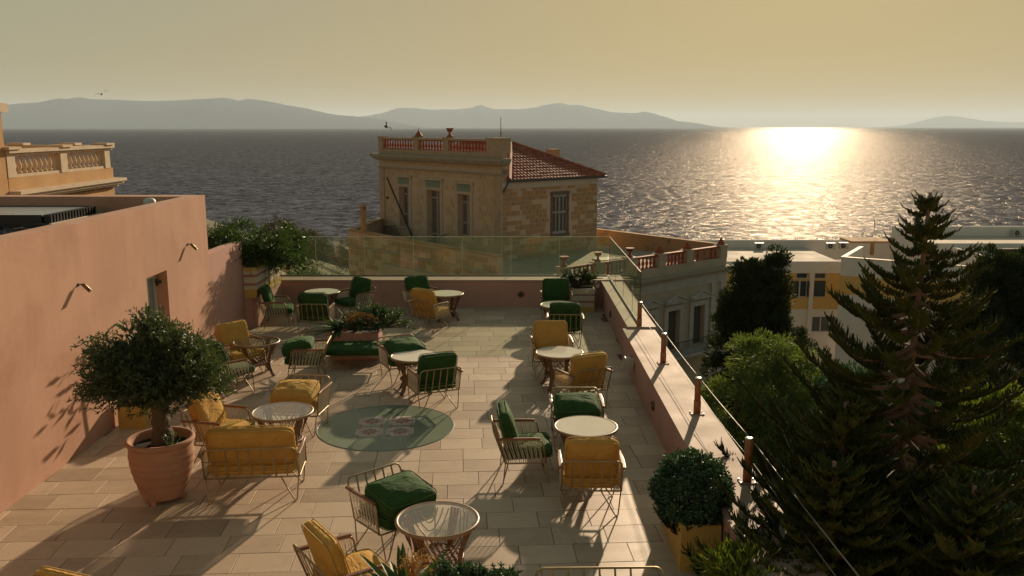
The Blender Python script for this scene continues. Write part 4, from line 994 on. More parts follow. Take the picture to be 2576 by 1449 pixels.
def table(label, glass='tableglass'):
    t = thing('rattan_table', label, 'table', (0, 0, 0), 0, 'round rattan tables on the terrace')
    H = .645
    part('rim', MB().tube([(.42 * math.cos(2 * PI * i / 40), .42 * math.sin(2 * PI * i / 40), H - .012) for i in range(40)], .021, 8, closed=True), 'rim', t, True)
    g = part('glass_top', MB().lathe([(.402, H - .004), (.402, H + .006)], 40), glass, t)
    prof = [(.385, H - .03), (.335, .50), (.285, .38), (.262, .28), (.262, .20), (.30, .09), (.36, .0)]
    for q in range(4):
        lg = MB(); a = R(45 + 90 * q)
        for k in (-1, 0, 1):
            pts = smoothpath([(r * math.cos(a + k * (.10 if z > .3 else .075)), r * math.sin(a + k * (.10 if z > .3 else .075)), z) for r, z in prof], 1)
            lg.tube(pts, .0165, 6)
        part('leg', lg, 'rattan', t, True)
        ar = MB()
        for m in (1.0, .72, .46):
            pts = []
            for i in range(13):
                f = i / 12; an = a + R(45) + (f * 2 - 1) * R(34) * m; z = H - .045 - (.30 * m) * math.sin(PI * f) ** .7; rr = np.interp(z, [.2, .28, .38, .50, .62], [.262, .262, .285, .335, .385])
                pts.append((rr * math.cos(an), rr * math.sin(an), z))
            ar.tube(pts, .0075, 5)
        part('arch', ar, 'rattan', t, True)
    part('shelf_ring', MB().tube([(.262 * math.cos(2 * PI * i / 28), .262 * math.sin(2 * PI * i / 28), .235) for i in range(28)], .013, 6, closed=True), 'rattan', t, True)
    sh = MB()
    for i in range(-4, 5):
        u = i * .056; h = math.sqrt(max(0, .255 ** 2 - u * u)); sh.box(-h, h, u - .011, u + .011, .226, .234); sh.box(u - .011, u + .011, -h, h, .236, .243)
    part('shelf_lattice', sh, 'rattan', t)
    return t
TT = [(-4.67, 21.12, 'table with bright slit of light on its glass in the far left corner'), (-1.61, 20.88, 'white topped table behind the yellow chair at the far parapet'),
 (-1.72, 15.0, 'white topped table between a folded cushion chair and a dark green chair'), (.85, 15.25, 'white topped table in front of a yellow chair facing the camera'),
 (1.07, 19.5, 'white topped table between two dark green chairs, farthest on the right side'), (1.0, 11.3, 'large pale topped table behind the nearest yellow chair on the right'),
 (-3.27, 11.93, 'table with lavender grey glass and woven basket base near the sofa'), (-.77, 8.45, 'nearest rattan table with clear glass showing the cane arches and lattice shelf')]
tps = {}
for i, (x, y, lab) in enumerate(TT):
    g = 'frostglass' if i >= 6 else 'tableglass'; a = R((10, 18, 8, 12, 40, 3, 6, 20)[i])
    if g not in tps: tps[g] = table(lab, g); tps[g].location = (x, y, 0); tps[g].rotation_euler = (0, 0, a)
    else: dup(tps[g], (x, y, 0), a, lab)
t = table('slender cane table with see through green glass top by the pink wall', 'clearglass'); t.location = (-4.83, 16.06, 0); t.rotation_euler = (0, 0, R(25))

# ------------------------------------------------------------------ glass medallion with four patterned tiles
def medallion():
    t = thing('floor_medallion', 'round green glass disc set flush in the paving around four flower pattern tiles', 'floor inlay', (-1.975, 13.1, 0), R(3.5))
    part('disc', MB().lathe([(1.06, .002), (1.06, .006)], 64), 'lens', t)
    part('disc_edge', MB().tube([(1.062 * math.cos(2 * PI * i / 64), 1.062 * math.sin(2 * PI * i / 64), .003) for i in range(64)], .006, 4, closed=True), 'bluegrey', t)
    for sx in (-1, 1):
        for sy in (-1, 1):
            cx, cy = sx * .235, sy * .245
            h = .205; pts = []
            for i in range(64):
                a = 2 * PI * i / 64; c, q = math.cos(a), math.sin(a); e = .28
                k = 1 - .10 * abs(math.sin(2 * a)) ** 6 * 0 + .035 * math.cos(8 * a)
                pts.append((cx + math.copysign(abs(c) ** e, c) * h * k, cy + math.copysign(abs(q) ** e, q) * h * k))
            tl = part('tile', MB().prism(pts, .004, .010), 'ivory', t)
            pet = MB()
            for i in range(8):
                a = PI / 4 * i; u = Vector((math.cos(a), math.sin(a), 0)); v = Vector((-u.y, u.x, 0)); C = Vector((cx, cy, .0115)); L = .155 if i % 2 == 0 else .14
                pet.add([C + u * .05, C + u * (L * .5) + v * .032, C + u * (L * .75) + v * .024, C + u * L, C + u * (L * .75) - v * .024, C + u * (L * .5) - v * .032], [(0, 5, 4, 3, 2, 1)])
            for qx in (-1, 1):
                for qy in (-1, 1):
                    C = Vector((cx + qx * .165, cy + qy * .165, .0115)); pet.add([C + Vector((math.cos(a) * .028, math.sin(a) * .028, 0)) for a in np.linspace(0, 2 * PI, 9)[:-1]], [tuple(range(8))])
            part('petals', pet, 'red', tl)
            ring = MB()
            for r0, r1 in ((.025, .048),):
                for i in range(20):
                    a, b2 = 2 * PI * i / 20, 2 * PI * (i + 1) / 20
                    ring.add([(cx + r0 * math.cos(a), cy + r0 * math.sin(a), .0125), (cx + r1 * math.cos(a), cy + r1 * math.sin(a), .0125), (cx + r1 * math.cos(b2), cy + r1 * math.sin(b2), .0125), (cx + r0 * math.cos(b2), cy + r0 * math.sin(b2), .0125)], [(0, 1, 2, 3)])
            part('ring', ring, 'bluegrey', tl)
            sc = MB()
            for qx, qy in ((1, 0), (-1, 0), (0, 1), (0, -1)):
                A = arc(cx + qx * .225, cy + qy * .225, .075, math.atan2(-qy, -qx) - 1.1, math.atan2(-qy, -qx) + 1.1, 10, .0118)
                for i in range(10):
                    a, b2 = Vector(A[i]), Vector(A[i + 1]); n = (b2 - a).normalized().cross(Vector((0, 0, 1))) * .006; sc.add([a - n, b2 - n, b2 + n, a + n], [(0, 1, 2, 3)])
            part('scroll', sc, 'mint', tl)
medallion()

# ------------------------------------------------------------------ fixtures
for i, (y, z, lab) in enumerate(((12.33, 2.40, 'small bronze spotlight on the pink wall left of the louvred door'), (16.63, 2.41, 'small bronze spotlight high on the pink wall right of the louvred door'))):
    t = thing('wall_spotlight', lab, 'wall lamp', (-6.22, y, z), 0, 'spotlights on the pink wall')
    part('mount', MB().lathe([(.025, 0), (.025, .012)], 10).xform(Matrix.Rotation(R(90), 4, 'Y')).tube([(.01, 0, 0), (.045, .008, .008), (.075, .014, .0)], .009, 6), 'iron', t)
    m = Matrix.Translation((.075, .015, -.005)) @ Vector((.12, .03, -.14)).to_track_quat('Z', 'Y').to_matrix().to_4x4()
    part('lamp_body', MB().lathe([(.024, -.02), (.028, 0), (.028, .12), (.024, .125)], 14).xform(m), 'brass', t, True)
    part('lens_ring', MB().lathe([(.029, .115), (.029, .130), (.025, .130), (.025, .12)], 14).xform(m), 'steel', t, True)
for x, y, z, rot, lab in ((.23, 22.35, .34, 0, 'round brass step light in the far parapet'), (2.33, 20.12, .30, 90, 'round brass light in the side parapet near the corner planter'), (2.22, 13.12, .34, 90, 'round brass light in the side parapet right of the folded cushion chair'), (-3.95, 22.35, .30, 0, 'round brass light behind the armrest of the chair at the far parapet')):
    t = thing('recessed_light', lab, 'wall light', (x, y, z), R(-rot), 'round brass lights in the parapets')
    X = Matrix.Rotation(R(90), 4, 'X')
    part('ring', MB().lathe([(.075, 0), (.085, .02), (.07, .035), (.055, .03)], 20, cap=False).xform(X), 'brass', t, True)
    part('lens', MB().lathe([(.056, .0), (.056, .026)], 16).xform(X), 'black', t)
    part('cross_bar', MB().box(-.056, .056, -.04, -.028, -.007, .007), 'brass', t)
t = thing('flood_light', 'white box floodlight on a bracket against the side parapet', 'floodlight', (2.22, 15.41, .36))
part('housing', MB().box(-.20, -.02, -.10, .06, -.10, .12).xform(Matrix.Rotation(R(12), 4, 'Y')), 'acwhite', t)
part('glass_face', MB().box(-.205, -.2, -.085, .045, -.085, .105).xform(Matrix.Rotation(R(12), 4, 'Y')), 'steel', t)
part('bracket', MB().box(-.04, 0, -.02, .02, -.03, .03).tube([(-.03, .08, -.02), (-.03, .10, .12), (-.03, .10, .16)], .008, 5), 'iron', t)
def posts():
    P = [(2.555, 17.12), (2.575, 14.43), (2.60, 11.77), (2.67, 9.37), (2.70, 5.6)]
    labs = ['rust post at the end of the side glass panels', 'rust post second from the glass panels', 'rust post in the middle of the cable fence', 'rust post above the round clipped bush', 'rust post of the cable fence nearest the viewpoint, past the picture edge']
    for (x, y), lab in zip(P, labs):
        t = thing('rust_post', lab, 'post', (x, y, .66), 0, 'rust posts of the cable fence')
        part('base_plate', MB().box(-.095, .095, -.07, .07, 0.0, .012), 'coping', t)
        for sx in (-1, 1):
            for sy in (-1, 1): part('bolt', MB().lathe([(.008, .012), (.008, .024)], 6, sx * .08, sy * .055), 'steel', t)
        part('sleeve', MB().lathe([(.051, .012), (.051, .19), (.047, .195)], 16), 'rust', t, True)
        part('shaft', MB().lathe([(.045, .19), (.045, .515)], 16), 'rust', t, True)
        part('cap', MB().lathe([(.047, .515), (.047, .524), (.042, .528)], 16), 'steel', t, True)
    t = thing('cable_fence', 'steel cables strung between the rust posts on the side parapet', 'cable', (2.6, 12, .66))
    for z, r in ((.49, .0065), (.25, .0045)):
        for (a, b) in zip(P[:-1], P[1:]):
            pts = [(a[0] + (b[0] - a[0]) * f - 2.6 + .04, a[1] + (b[1] - a[1]) * f - 12, z - .012 * math.sin(PI * f)) for f in np.linspace(0.02, .98, 7)]
            part('cable', MB().tube(pts, r, 6), 'cable', t, True)
posts()
# roof of the pink building
t = thing('solar_panel', 'flat dark framed solar water heater with grey face on the gravel roof', 'solar panel', (-8.2, 15.2, 2.87))
part('face', MB().box(-4.6, 0, 0, 1.75, .22, .235), 'panel', t)
part('frame', MB().box(-4.62, .02, -.03, 0, .02, .25).box(-4.6, 0, 1.75, 1.78, .02, .25).box(-4.6, 0, 0, 1.75, .16, .22), 'black', t)
for k in range(16): part('fin', MB().box(.03, .16, .02 + k * .108, .075 + k * .108, .10, .25), 'black', t)
part('rail', MB().box(.19, .24, -.12, 1.8, .06, .11), 'cream', t); part('rail', MB().box(-2.9, -2.6, 1.3, 1.36, .28, .33), 'cream', t)
t = thing('roof_vent', 'small white rounded vent cap behind the roof edge of the pink building', 'vent', (-6.85, 16.55, 2.86))
part('cap', MB().lathe([(.09, .0), (.10, .05), (.115, .3), (.11, .40), (.07, .44), (.01, .45)], 14), 'acwhite', t, True)
part('collar', MB().lathe([(.13, 0), (.13, .05), (.10, .06)], 14), 'iron', t, True)
hs = MB()
for k in range(3):
    pts = smoothpath([(-8.6 + .5 * k + random.uniform(-.2, .2) + .45 * math.cos(a * 1.3 + k), 12.9 + .6 * k + .35 * math.sin(a * 1.1), 2.92 + .12 * abs(math.sin(a))) for a in np.linspace(0, 5.5, 9)], 2)
    hs.tube(pts, .02, 6)
solo('hose', hs, 'black', 'loose loops of dark hose lying on the gravel roof', 'hose', True)

# ================================================================== PLANTS
def pot_and_olive():
    t = thing('terracotta_pot', 'large ribbed terracotta pot on small feet holding the olive tree', 'pot', (-4.40, 10.42, 0))
    pr = [(.235, .06), (.262, .065)]
    for i in range(44):
        f = i / 43; z = .07 + f * .66; r = .262 + .128 * math.sin(min(1, f * 1.15) * PI / 2) - .02 * max(0, f - .8) * 3
        pr.append((r + .0035 * math.sin(f * 40 + .6 * math.sin(f * 9)) * (1 if .12 < f < .85 else .3), z))
    pr += [(.392, .745), (.41, .765), (.412, .795), (.395, .812), (.365, .81), (.352, .785), (.345, .70), (.30, .66)]
    part('body', MB().lathe(pr, 44), 'terracotta', t, True)
    part('soil', MB().lathe([(.348, .70), (.30, .715), (.01, .73)], 24, cap=False), 'soil', t, True)
    for k in range(3):
        a = R(20 + 120 * k); part('foot', MB().box(-.05, .05, -.035, .035, 0, .07).xform(Matrix.Translation((.21 * math.cos(a), .21 * math.sin(a), 0)) @ Matrix.Rotation(a, 4, 'Z')), 'terracotta', t)
    o = thing('olive_tree', 'olive tree with thick gnarled trunk and broad dark crown in the terracotta pot', 'tree', (-4.38, 10.42, .70))
    tr = MB(); rr = random.Random(4)
    main = smoothpath([(0, 0, -.05), (.02, 0, .12), (-.01, .02, .28), (.0, 0, .42), (.02, 0, .55)], 2)
    n = len(main); rad = [.15 - .055 * min(1, i / n * 1.6) + .012 * math.sin(i * 1.3) for i in range(n)]; tr.tube(main, rad, 12)
    for k in range(5): a = k * 1.26; tr.tube(smoothpath([(.10 * math.cos(a), .10 * math.sin(a), -.03), (.075 * math.cos(a + .3), .075 * math.sin(a + .3), .22), (.06 * math.cos(a + .8), .06 * math.sin(a + .8), .45)], 2), .05, 7, r1=.035)
    for k in range(11):
        a = k * 2.4; e = rr.uniform(.35, .8); z1 = rr.uniform(.75, 1.15)
        tr.tube(smoothpath([(.02 * math.cos(a), .02 * math.sin(a), .45), (.18 * math.cos(a), .18 * math.sin(a), .62), (e * .7 * math.cos(a + .2), e * .7 * math.sin(a + .2), z1 - .15), (e * math.cos(a + .3), e * math.sin(a + .3), z1)], 2), .04, 6, r1=.008)
    ob = part('trunk', tr, 'bark', o, True)
    # crown: leafy twigs gathered in tufts over a broad flattened dome, open underneath
    C = []; D = []
    for _ in range(520):
        u = unit(1)[0]; u[2] = abs(u[2]) * 1.0 - .26
        rad = RNG.uniform(.30, 1.0); c = np.array((u[0] * .71, u[1] * .66, .88 + u[2] * .47)) * np.array((rad, rad, 1)) * (1 + .16 * math.sin(4.1 * u[0] + 1.3) * math.sin(3.7 * u[1] + .6) + .10 * math.sin(9 * u[0] + 5 * u[2])) + RNG.normal(0, .04, 3)
        m = RNG.integers(7, 15); C.append(c + RNG.normal(0, .075, (m, 3))); D.append(unit(m) * .6 + u * .75 + np.array((0, 0, .28)))
        if RNG.random() < .10: C.append((c + u * .06)[None]); D.append((u * .9 + np.array((0, 0, .6)))[None]); C.append((c + u * .17 + np.array((0, 0, .06)))[None]); D.append((u * .9 + np.array((0, 0, .6)))[None])
    C = np.vstack(C); D = np.vstack(D); D /= np.linalg.norm(D, axis=1)[:, None]
    P, Q = twigs(C, D, .15, 13, .55)
    link('crown', leaf_mesh('crown', P, Q, .062, .017, 'olive', .25), o)
    s = thing('sprout', 'light green seedling at the foot of the olive trunk', 'plant', (-4.17, 10.22, .72))
    P, Q = twigs(np.array([(RNG.normal(0, .03), RNG.normal(0, .03), 0) for _ in range(14)]), np.array([(RNG.normal(0, .3), RNG.normal(0, .3), 1) for _ in range(14)]), .2, 9, .7)
    link('leaves', leaf_mesh('leaves', P, Q, .04, .016, 'oleander'), s)
pot_and_olive()
def box_planter(label, x0, x1, y0, y1, h, mats, inset=.03):
    """trough with rim: mats = list of (z0, z1, material) bands"""
    t = thing('planter', label, 'planter', ((x0 + x1) / 2, (y0 + y1) / 2, 0)); a, b = (x1 - x0) / 2, (y1 - y0) / 2
    for z0, z1, m in mats:
        e = 0.003 if m == 'stripe' else 0
        part('side_band', MB().box(-a - e, a + e, -b - e, -b + inset, z0, z1).box(-a - e, a + e, b - inset, b + e, z0, z1).box(-a - e, -a + inset, -b + inset, b - inset, z0, z1).box(a - inset, a + e, -b + inset, b - inset, z0, z1), m, t)
    part('soil', MB().box(-a + inset, a - inset, -b + inset, b - inset, mats[0][0] + .02, h - .04), 'soil', t)
    return t
box_planter('yellow planter cube standing by the pink wall behind the olive pot', -6.12, -5.70, 12.99, 13.4, .45, [(0.0, .45, 'boxyellow')])
o = thing('shrub', 'broad leaved shrub in the yellow planter cube by the pink wall', 'plant', (-5.9, 13.2, .42))
part('stem', MB().tube([(0, 0, 0), (.02, 0, .7)], .02, 6), 'bark', o)
P = np.array([(.02, 0, .35 + .08 * k) for k in range(12)]); Q = np.array([(math.cos(k * 2.4), math.sin(k * 2.4), .35) for k in range(12)]); P2, Q2 = twigs(P, Q, .3, 5, .5)
link('leaves', leaf_mesh('leaves', P2, Q2, .17, .07, 'oleander', .2), o)
box_planter('tall yellow planter box at the side parapet under the clipped bush', 1.775, 2.195, 8.55, 9.75, .52, [(0, .52, 'boxyellow')])
o = thing('clipped_bush', 'dense rounded dark green bush in the tall yellow planter box', 'bush', (1.97, 8.98, .50))
st = MB()
for k in range(7): st.tube([(0, 0, -.03), (.13 * math.cos(k), .13 * math.sin(k), .25)], .018, 5, r1=.008)
part('stems', st, 'bark', o)
C = unit(2600) ; rad = RNG.uniform(.80, 1.03, 2600) + .17 * np.sin(C[:, 0] * 6 + 1) * np.sin(C[:, 1] * 6) * np.sin(C[:, 2] * 5 + 2)
C2 = C * rad[:, None] * np.array((.385, .46, .37)) + np.array((0, 0, .22)); keepm = C2[:, 2] > -.16; C2 = C2[keepm]; Cd = C[keepm] * .9 + unit(len(C2)) * .5 + np.array((0, 0, .45)); Cd /= np.linalg.norm(Cd, axis=1)[:, None]
k2 = RNG.choice(len(C2), 120, False); C2 = np.vstack([C2, C2[k2] * 1.06]); Cd = np.vstack([Cd, Cd[k2] * .6 + np.array((0, 0, .5))])
P, Q = twigs(C2, Cd, .055, 9, 1.0); link('leaves', leaf_mesh('leaves', P, Q, .036, .023, 'box', .5), o)
# striped trough with oleanders on the left
t = thing('striped_trough', 'long yellow, white and pink striped trough raised beside the low wall', 'planter', (-6.0, 21.1, .73))
def trough_band(z0, z1, m, e=0.0):
    poly = [(-.16 - e, -1.2), (.09 + e, -1.2), (.09 + e, .7), (.05 + e, 1.0), (-.06, 1.2 + e), (-.28, 1.2 + e), (-.28, -1.0)]
    poly = [(-.2, -1.2 - e), (.09 + e, -1.2 - e), (.09 + e, .75), (.06 + e, .98), (-.03, 1.16), (-.14, 1.2), (-.28, 1.2), (-.28, -.95), (-.2, -.95)]
    part('band', MB().prism(poly, z0, z1), m, t)
zb = [0, .19, .28, .34, .48, .54, .62, .70]
for (z0, z1), m in zip(zip(zb[:-1], zb[1:]), ('boxyellow', 'cream', 'stripe', 'cream', 'stripe', 'cream', 'boxyellow')): trough_band(z0, z1, m, .003 if m == 'stripe' else 0)
t2 = MB().box(-.26, .05, -1.1, 1.1, -.73, 0.0); part('base', t2, 'rose', t)
def oleander(x, y, z, r, h, lab, flowers, seed, droop=.0):
    o = thing('oleander', lab, 'shrub', (x, y, z)); st = MB(); rr = random.Random(seed); C = []; D = []
    for k in range(72):
        a = rr.uniform(0, 2 * PI); q = rr.uniform(.15, 1) ** .6 * r; hh = rr.uniform(.35, 1) * h * (1 - .25 * (q / r) ** 2)
        tip = Vector((q * math.cos(a), q * math.sin(a) * 1.1, hh - droop * q)); pts = smoothpath([(0, 0, 0), (tip.x * .35, tip.y * .35, hh * .55), tip], 2)
        st.tube(pts, .011, 4, r1=.005)
        d = (Vector(pts[-1]) - Vector(pts[-3])).normalized()
        for _ in range(4):
            C.append(np.array(tip) + np.array([rr.gauss(0, .09) for _ in range(3)])); D.append(np.array(d) + np.array([rr.gauss(0, .5) for _ in range(3)]))
    part('stems', st, 'bark', o)
    D = np.array(D); D /= np.linalg.norm(D, axis=1)[:, None]; P, Q = twigs(np.array(C), D, .26, 15, .75); link('leaves', leaf_mesh('leaves', P, Q, .155, .030, 'oleander', .2), o)
    for i in range(flowers):
        c = Vector(C[rr.randrange(len(C))]) + Vector((rr.uniform(-.1, .1), -.18, .05)); f = MB()
        for k in range(5):
            a = k * 1.2566; f.add([c, c + Vector((math.cos(a) * .03, -.02, math.sin(a) * .05)), c + Vector((math.cos(a + .4) * .05, -.025, math.sin(a + .4) * .05)), c + Vector((math.cos(a + .9) * .03, -.01, math.sin(a + .9) * .04))], [(0, 1, 2, 3)])
        part('flower', f, 'white' if i % 3 else 'pinkpetal', o)
oleander(-5.95, 20.7, 1.36, .58, .74, 'large oleander with white flowers arching over the end of the low wall', 9, 5, .25)
oleander(-5.85, 21.75, 1.35, .50, .75, 'pink flowering oleander drooping at the far end of the striped trough', 6, 9, .45)
oleander(-6.85, 20.2, 1.0, .6, 1.2, 'darker oleander behind the low rose wall', 3, 15)
o = thing('creeper', 'thin trailing creeper hanging down the striped trough face', 'creeper', (-5.9, 21.2, 1.42)); st = MB(); C = []
for k in range(7):
    y = -.7 + k * .22; pts = smoothpath([(0, y, .02), (.04, y + .03, -.05), (.05, y + random.uniform(-.1, .1), -.3), (.05, y + random.uniform(-.15, .15), -.45 - random.random() * .3)], 2); st.tube(pts, .004, 4); C += [np.array(p) for p in pts]
part('stems', st, 'bark', o); C = np.array(C); link('leaves', leaf_mesh('leaves', C, unit(len(C)), .06, .03, 'lime'), o)

# middle planter and the one at the lower edge: mixed spiky leaves, feathery grass and juniper
def blade(mb, base, d, L, w, droop):
    d = Vector(d).normalized(); s = d.cross(Vector((0, 0, 1))); s = s.normalized() if s.length > .01 else Vector((1, 0, 0)); k = 6; o = len(mb.v)
    for i in range(k + 1):
        f = i / k; p = Vector(base) + d * L * f - Vector((0, 0, droop * f * f)); ww = w * (1 - abs(f * 1.6 - .6) ** 2 / 1.05 if f > .1 else .35) * .5; ww = max(ww, .002)
        n = s.cross(d) * ww * .5; mb.v += [tuple(p - s * ww + n), tuple(p), tuple(p + s * ww + n)]
    for i in range(k):
        a = o + i * 3; mb.f += [(a, a + 1, a + 4, a + 3), (a + 1, a + 2, a + 5, a + 4)]
def spiky(label, x, y, z, n, L, w, seed, m='oleander', low=.25, cat='plant', xs=1.0):
    o = thing('spiky_plant', label, cat, (x, y, z)); rr = random.Random(seed); me_mats = []
    part('crown_base', MB().lathe([(.05, -.03), (.045, .06), (.02, .10)], 8), 'bark', o)
    for i in range(n):
        a = rr.uniform(0, 2 * PI); mb = MB(); e = rr.uniform(low, 1.1)
        blade(mb, (.02 * math.cos(a), .02 * math.sin(a), .03), (math.cos(a) * xs, math.sin(a), e), L * rr.uniform(.7, 1.1), w * rr.uniform(.8, 1.15), L * .22 * rr.uniform(.3, 1.3))
        part('leaf', mb, m, o)
    return o
def tuft(label, x, y, z, n, L, seed, lean=(0, 0)):
    o = thing('feather_grass', label, 'grass tuft', (x, y, z)); rr = random.Random(seed); mb = MB()
    for i in range(n):
        a = rr.uniform(0, 2 * PI); p = [Vector((0, 0, 0))]; q = rr.uniform(.15, .6); h = rr.uniform(.6, 1) * L
        dx, dy = math.cos(a) * q * L + lean[0] * L, math.sin(a) * q * L + lean[1] * L
        pts = smoothpath([(rr.gauss(0, .03), rr.gauss(0, .03), 0), (dx * .4, dy * .4, h * .75), (dx, dy, h), (dx * 1.5, dy * 1.5, h * .75)], 1); mb.tube(pts, .0025, 3, r1=.0008, cap=False)
    b = part('blades', mb, 'drygrass', o); C = np.array(mb.v)[::2]
    C = C[C[:, 2] > L * .5]; link('plumes', leaf_mesh('plumes', C[::2], np.tile((lean[0] + .1, lean[1], .3), (len(C[::2]), 1)), .05, .005, 'drygrass', .5), o)
def juniper(label, x, y, z, r, n, seed, m='box', name='juniper'):
    o = thing(name, label, 'shrub', (x, y, z)); st = MB(); C = []; D = []; g = np.random.default_rng(seed)
    for k in range(n):
        u = g.normal(size=3); u /= np.linalg.norm(u); u[2] = abs(u[2]) * .8 + .05; tip = u * r * g.uniform(.6, 1.1); st.tube([(0, 0, 0), tuple(tip * .6), tuple(tip)], .008, 4, r1=.003)
        C.append(tip * .55); D.append(u); C.append(tip * .8 + g.normal(0, .02, 3)); D.append(u + g.normal(0, .4, 3))
    part('stems', st, 'bark', o); D = np.array(D); D /= np.linalg.norm(D, axis=1)[:, None]; P, Q = twigs(np.array(C), D, r * .42, 34, .9); link('leaves', leaf_mesh('leaves', P, Q, .046, .014, m, .4), o)
box_planter('pink planter box behind the green bench', -3.66, -2.68, 17.08, 17.62, .56, [(0, .56, 'rose')])
spiky('dark strap leaved plant spreading left over the pink planter', -3.5, 17.25, .54, 30, .74, .085, 3, low=.1, xs=1.3)
spiky('taller strap leaved plant rising in the middle of the pink planter', -3.2, 17.4, .54, 18, .66, .06, 13, low=.5)
tuft('golden feather grass leaning over the pink planter', -3.38, 17.12, .58, 56, .46, 4, (.7, -.35))
juniper('dark juniper hanging over the front of the pink planter', -3.0, 17.22, .66, .46, 70, 5, 'box')
juniper('bright green shrub at the right end of the pink planter', -2.55, 17.28, .62, .46, 56, 6, 'oleander')
juniper('mossy green juniper at the back of the pink planter', -2.82, 17.48, .74, .40, 50, 8, 'oleander')
box_planter('planter below the lower picture edge holding dried strelitzia and juniper', -1.08, .06, 6.76, 7.30, .50, [(0, .50, 'rose')])
spiky('strelitzia with dark torn leaves and dried orange flower heads by the front table', -.93, 7.02, .5, 18, .62, .085, 23, low=.55)
tuft('dried orange flower head among the strelitzia leaves', -.88, 7.06, .72, 60, .26, 9, (.1, .05))
juniper('green juniper tuft below the front table, left one of three', -.50, 7.05, .62, .26, 34, 31, 'box')
juniper('green juniper tuft below the front table, middle one of three', -.30, 7.08, .64, .20, 26, 33, 'box')
juniper('green juniper tuft below the front table, right one of three', -.10, 7.05, .60, .24, 32, 35, 'box')
t = box_planter('striped planter box in the far right corner of the terrace', 1.54, 2.09, 21.72, 22.25, .60, [(0, .13, 'boxyellow'), (.13, .24, 'cream'), (.24, .29, 'stripe'), (.29, .42, 'cream'), (.42, .46, 'stripe'), (.46, .60, 'cream')])
juniper('dark white flowering shrub spilling over the striped corner planter', 1.72, 21.95, .62, .52, 60, 41, 'cypress', 'flowering_shrub')
fl = [o for o in COL.objects if o.name.startswith('flowering_shrub')][0]
for k in range(34):
    c = unit(1)[0] * np.array((.5, .42, .30)) + np.array((0, -.06, .12)); f = MB()
    for a in range(5): f.add([tuple(c), tuple(c + np.array((math.cos(a * 1.257) * .03, -.012, math.sin(a * 1.257) * .03))), tuple(c + np.array((math.cos(a * 1.257 + .8) * .03, -.012, math.sin(a * 1.257 + .8) * .03)))], [(0, 1, 2)])
    part('flower', f, 'white', fl)
o = spiky('young sago palm with radiating fronds above the corner planter', 1.92, 22.0, .72, 26, .5, .09, 51, 'oleander', .4)

# ------------------------------------------------------------------ trees beyond the parapet
def norfolk(label, x, y, zb, zt, rmax, seed, whorl=.36, lean=0.0, dens=1.0, skip=0.0, wide=1.0):
    o = thing('norfolk_pine', label, 'tree', (x, y, zb)); rr = random.Random(seed); H = zt - zb
    tr = MB(); br = MB(); axis = lambda z: Vector((lean * (1 - z / H) * H * .1, 0, z))
    tr.tube([axis(z) for z in np.linspace(0, H, 24)], .20, 9, r1=.018)
    V = []; F = []
    def needle(pts, r):
        k = len(pts); o0 = len(V)
        for i, p in enumerate(pts):
            t = (pts[min(i + 1, k - 1)] - pts[max(i - 1, 0)]).normalized(); s = t.cross(Vector((.3, .2, 1))).normalized(); u = t.cross(s); q = r * (1 if i < k - 1 else .5)
            V.extend([p + s * q, p - s * (q * .5) + u * (q * .87), p - s * (q * .5) - u * (q * .87)])
        for i in range(k - 1):
            for j in range(3): F.append((o0 + i * 3 + j, o0 + i * 3 + (j + 1) % 3, o0 + (i + 1) * 3 + (j + 1) % 3, o0 + (i + 1) * 3 + j))
        F.append((o0 + (k - 1) * 3, o0 + (k - 1) * 3 + 1, o0 + (k - 1) * 3 + 2))
    z = H - .10; w = 0
    while z > H * skip + .3:
        f = (H - z) / H; dd = H - z; rl = min(rmax, wide * (.08 + .55 * dd if dd < 1.2 else .74 + .50 * (dd - 1.2)))
        nb = (6 if f < .05 else 8) if wide == 1 else 11; a0 = rr.uniform(0, 6)
        for b in range(nb):
            a = a0 + 2 * PI * b / nb + rr.uniform(-.15, .15); L = max(.12, rl * rr.uniform(.62, 1.12)); up = .30 - min(1, f * 3) * .26 + rr.uniform(-.14, .14); cv = rr.uniform(.02, .22)
            d = Vector((math.cos(a), math.sin(a), 0)); s = Vector((-d.y, d.x, 0)); base = axis(min(H, z + rr.uniform(-.3, .3) * whorl))
            pts = [base + d * (L * t) + Vector((0, 0, L * (up * t - .20 * math.sin(t * PI * .8) + cv * t ** 3))) for t in np.linspace(0, 1, 8)]
            br.tube(pts, max(.012, .035 * min(1, L)), 5, r1=.008, cap=False)
            nbl = int((12 + L * 60) * dens)
            for i in range(nbl):
                t = (.12 if L < .6 else .30) + (.88 if L < .6 else .70) * (i + .5) / nbl; k = t * 7; i0 = min(6, int(k)); p = pts[i0].lerp(pts[i0 + 1], k - i0)
                ln = (.05 + .125 * min(1, L)) * (1 - .35 * t) * rr.uniform(.7, 1.2)
                for sd_ in (-1, 1):
                    e = d * rr.uniform(.1, .8) + s * sd_ * rr.uniform(.45, 1.15); q = [p + Vector((0, 0, rr.uniform(-.03, .02)))]; lf = rr.uniform(.45, 1.0)
                    for m in (1, 2, 3):
                        g = m / 3; q.append(p + e.normalized() * ln * (g - .10 * g * g) + Vector((0, 0, ln * (.05 * g + .80 * lf * g * g))))
                    needle(q, .0085 if L > .5 else .0075)
            needle([pts[-2], pts[-1], pts[-1] + d * .05 + Vector((0, 0, .03)), pts[-1] + d * .08 + Vector((0, 0, .08))], .009)
        z -= whorl * (.40 + .72 * min(1, f * 3)) * rr.uniform(.9, 1.1); w += 1
    part('trunk', tr, 'pinebark', o, True); part('branches', br, 'pinebark', o)
    me = bpy.data.meshes.new('crown'); me.from_pydata([tuple(v) for v in V], [], F); me.materials.append(M['pine']); link('crown', me, o)
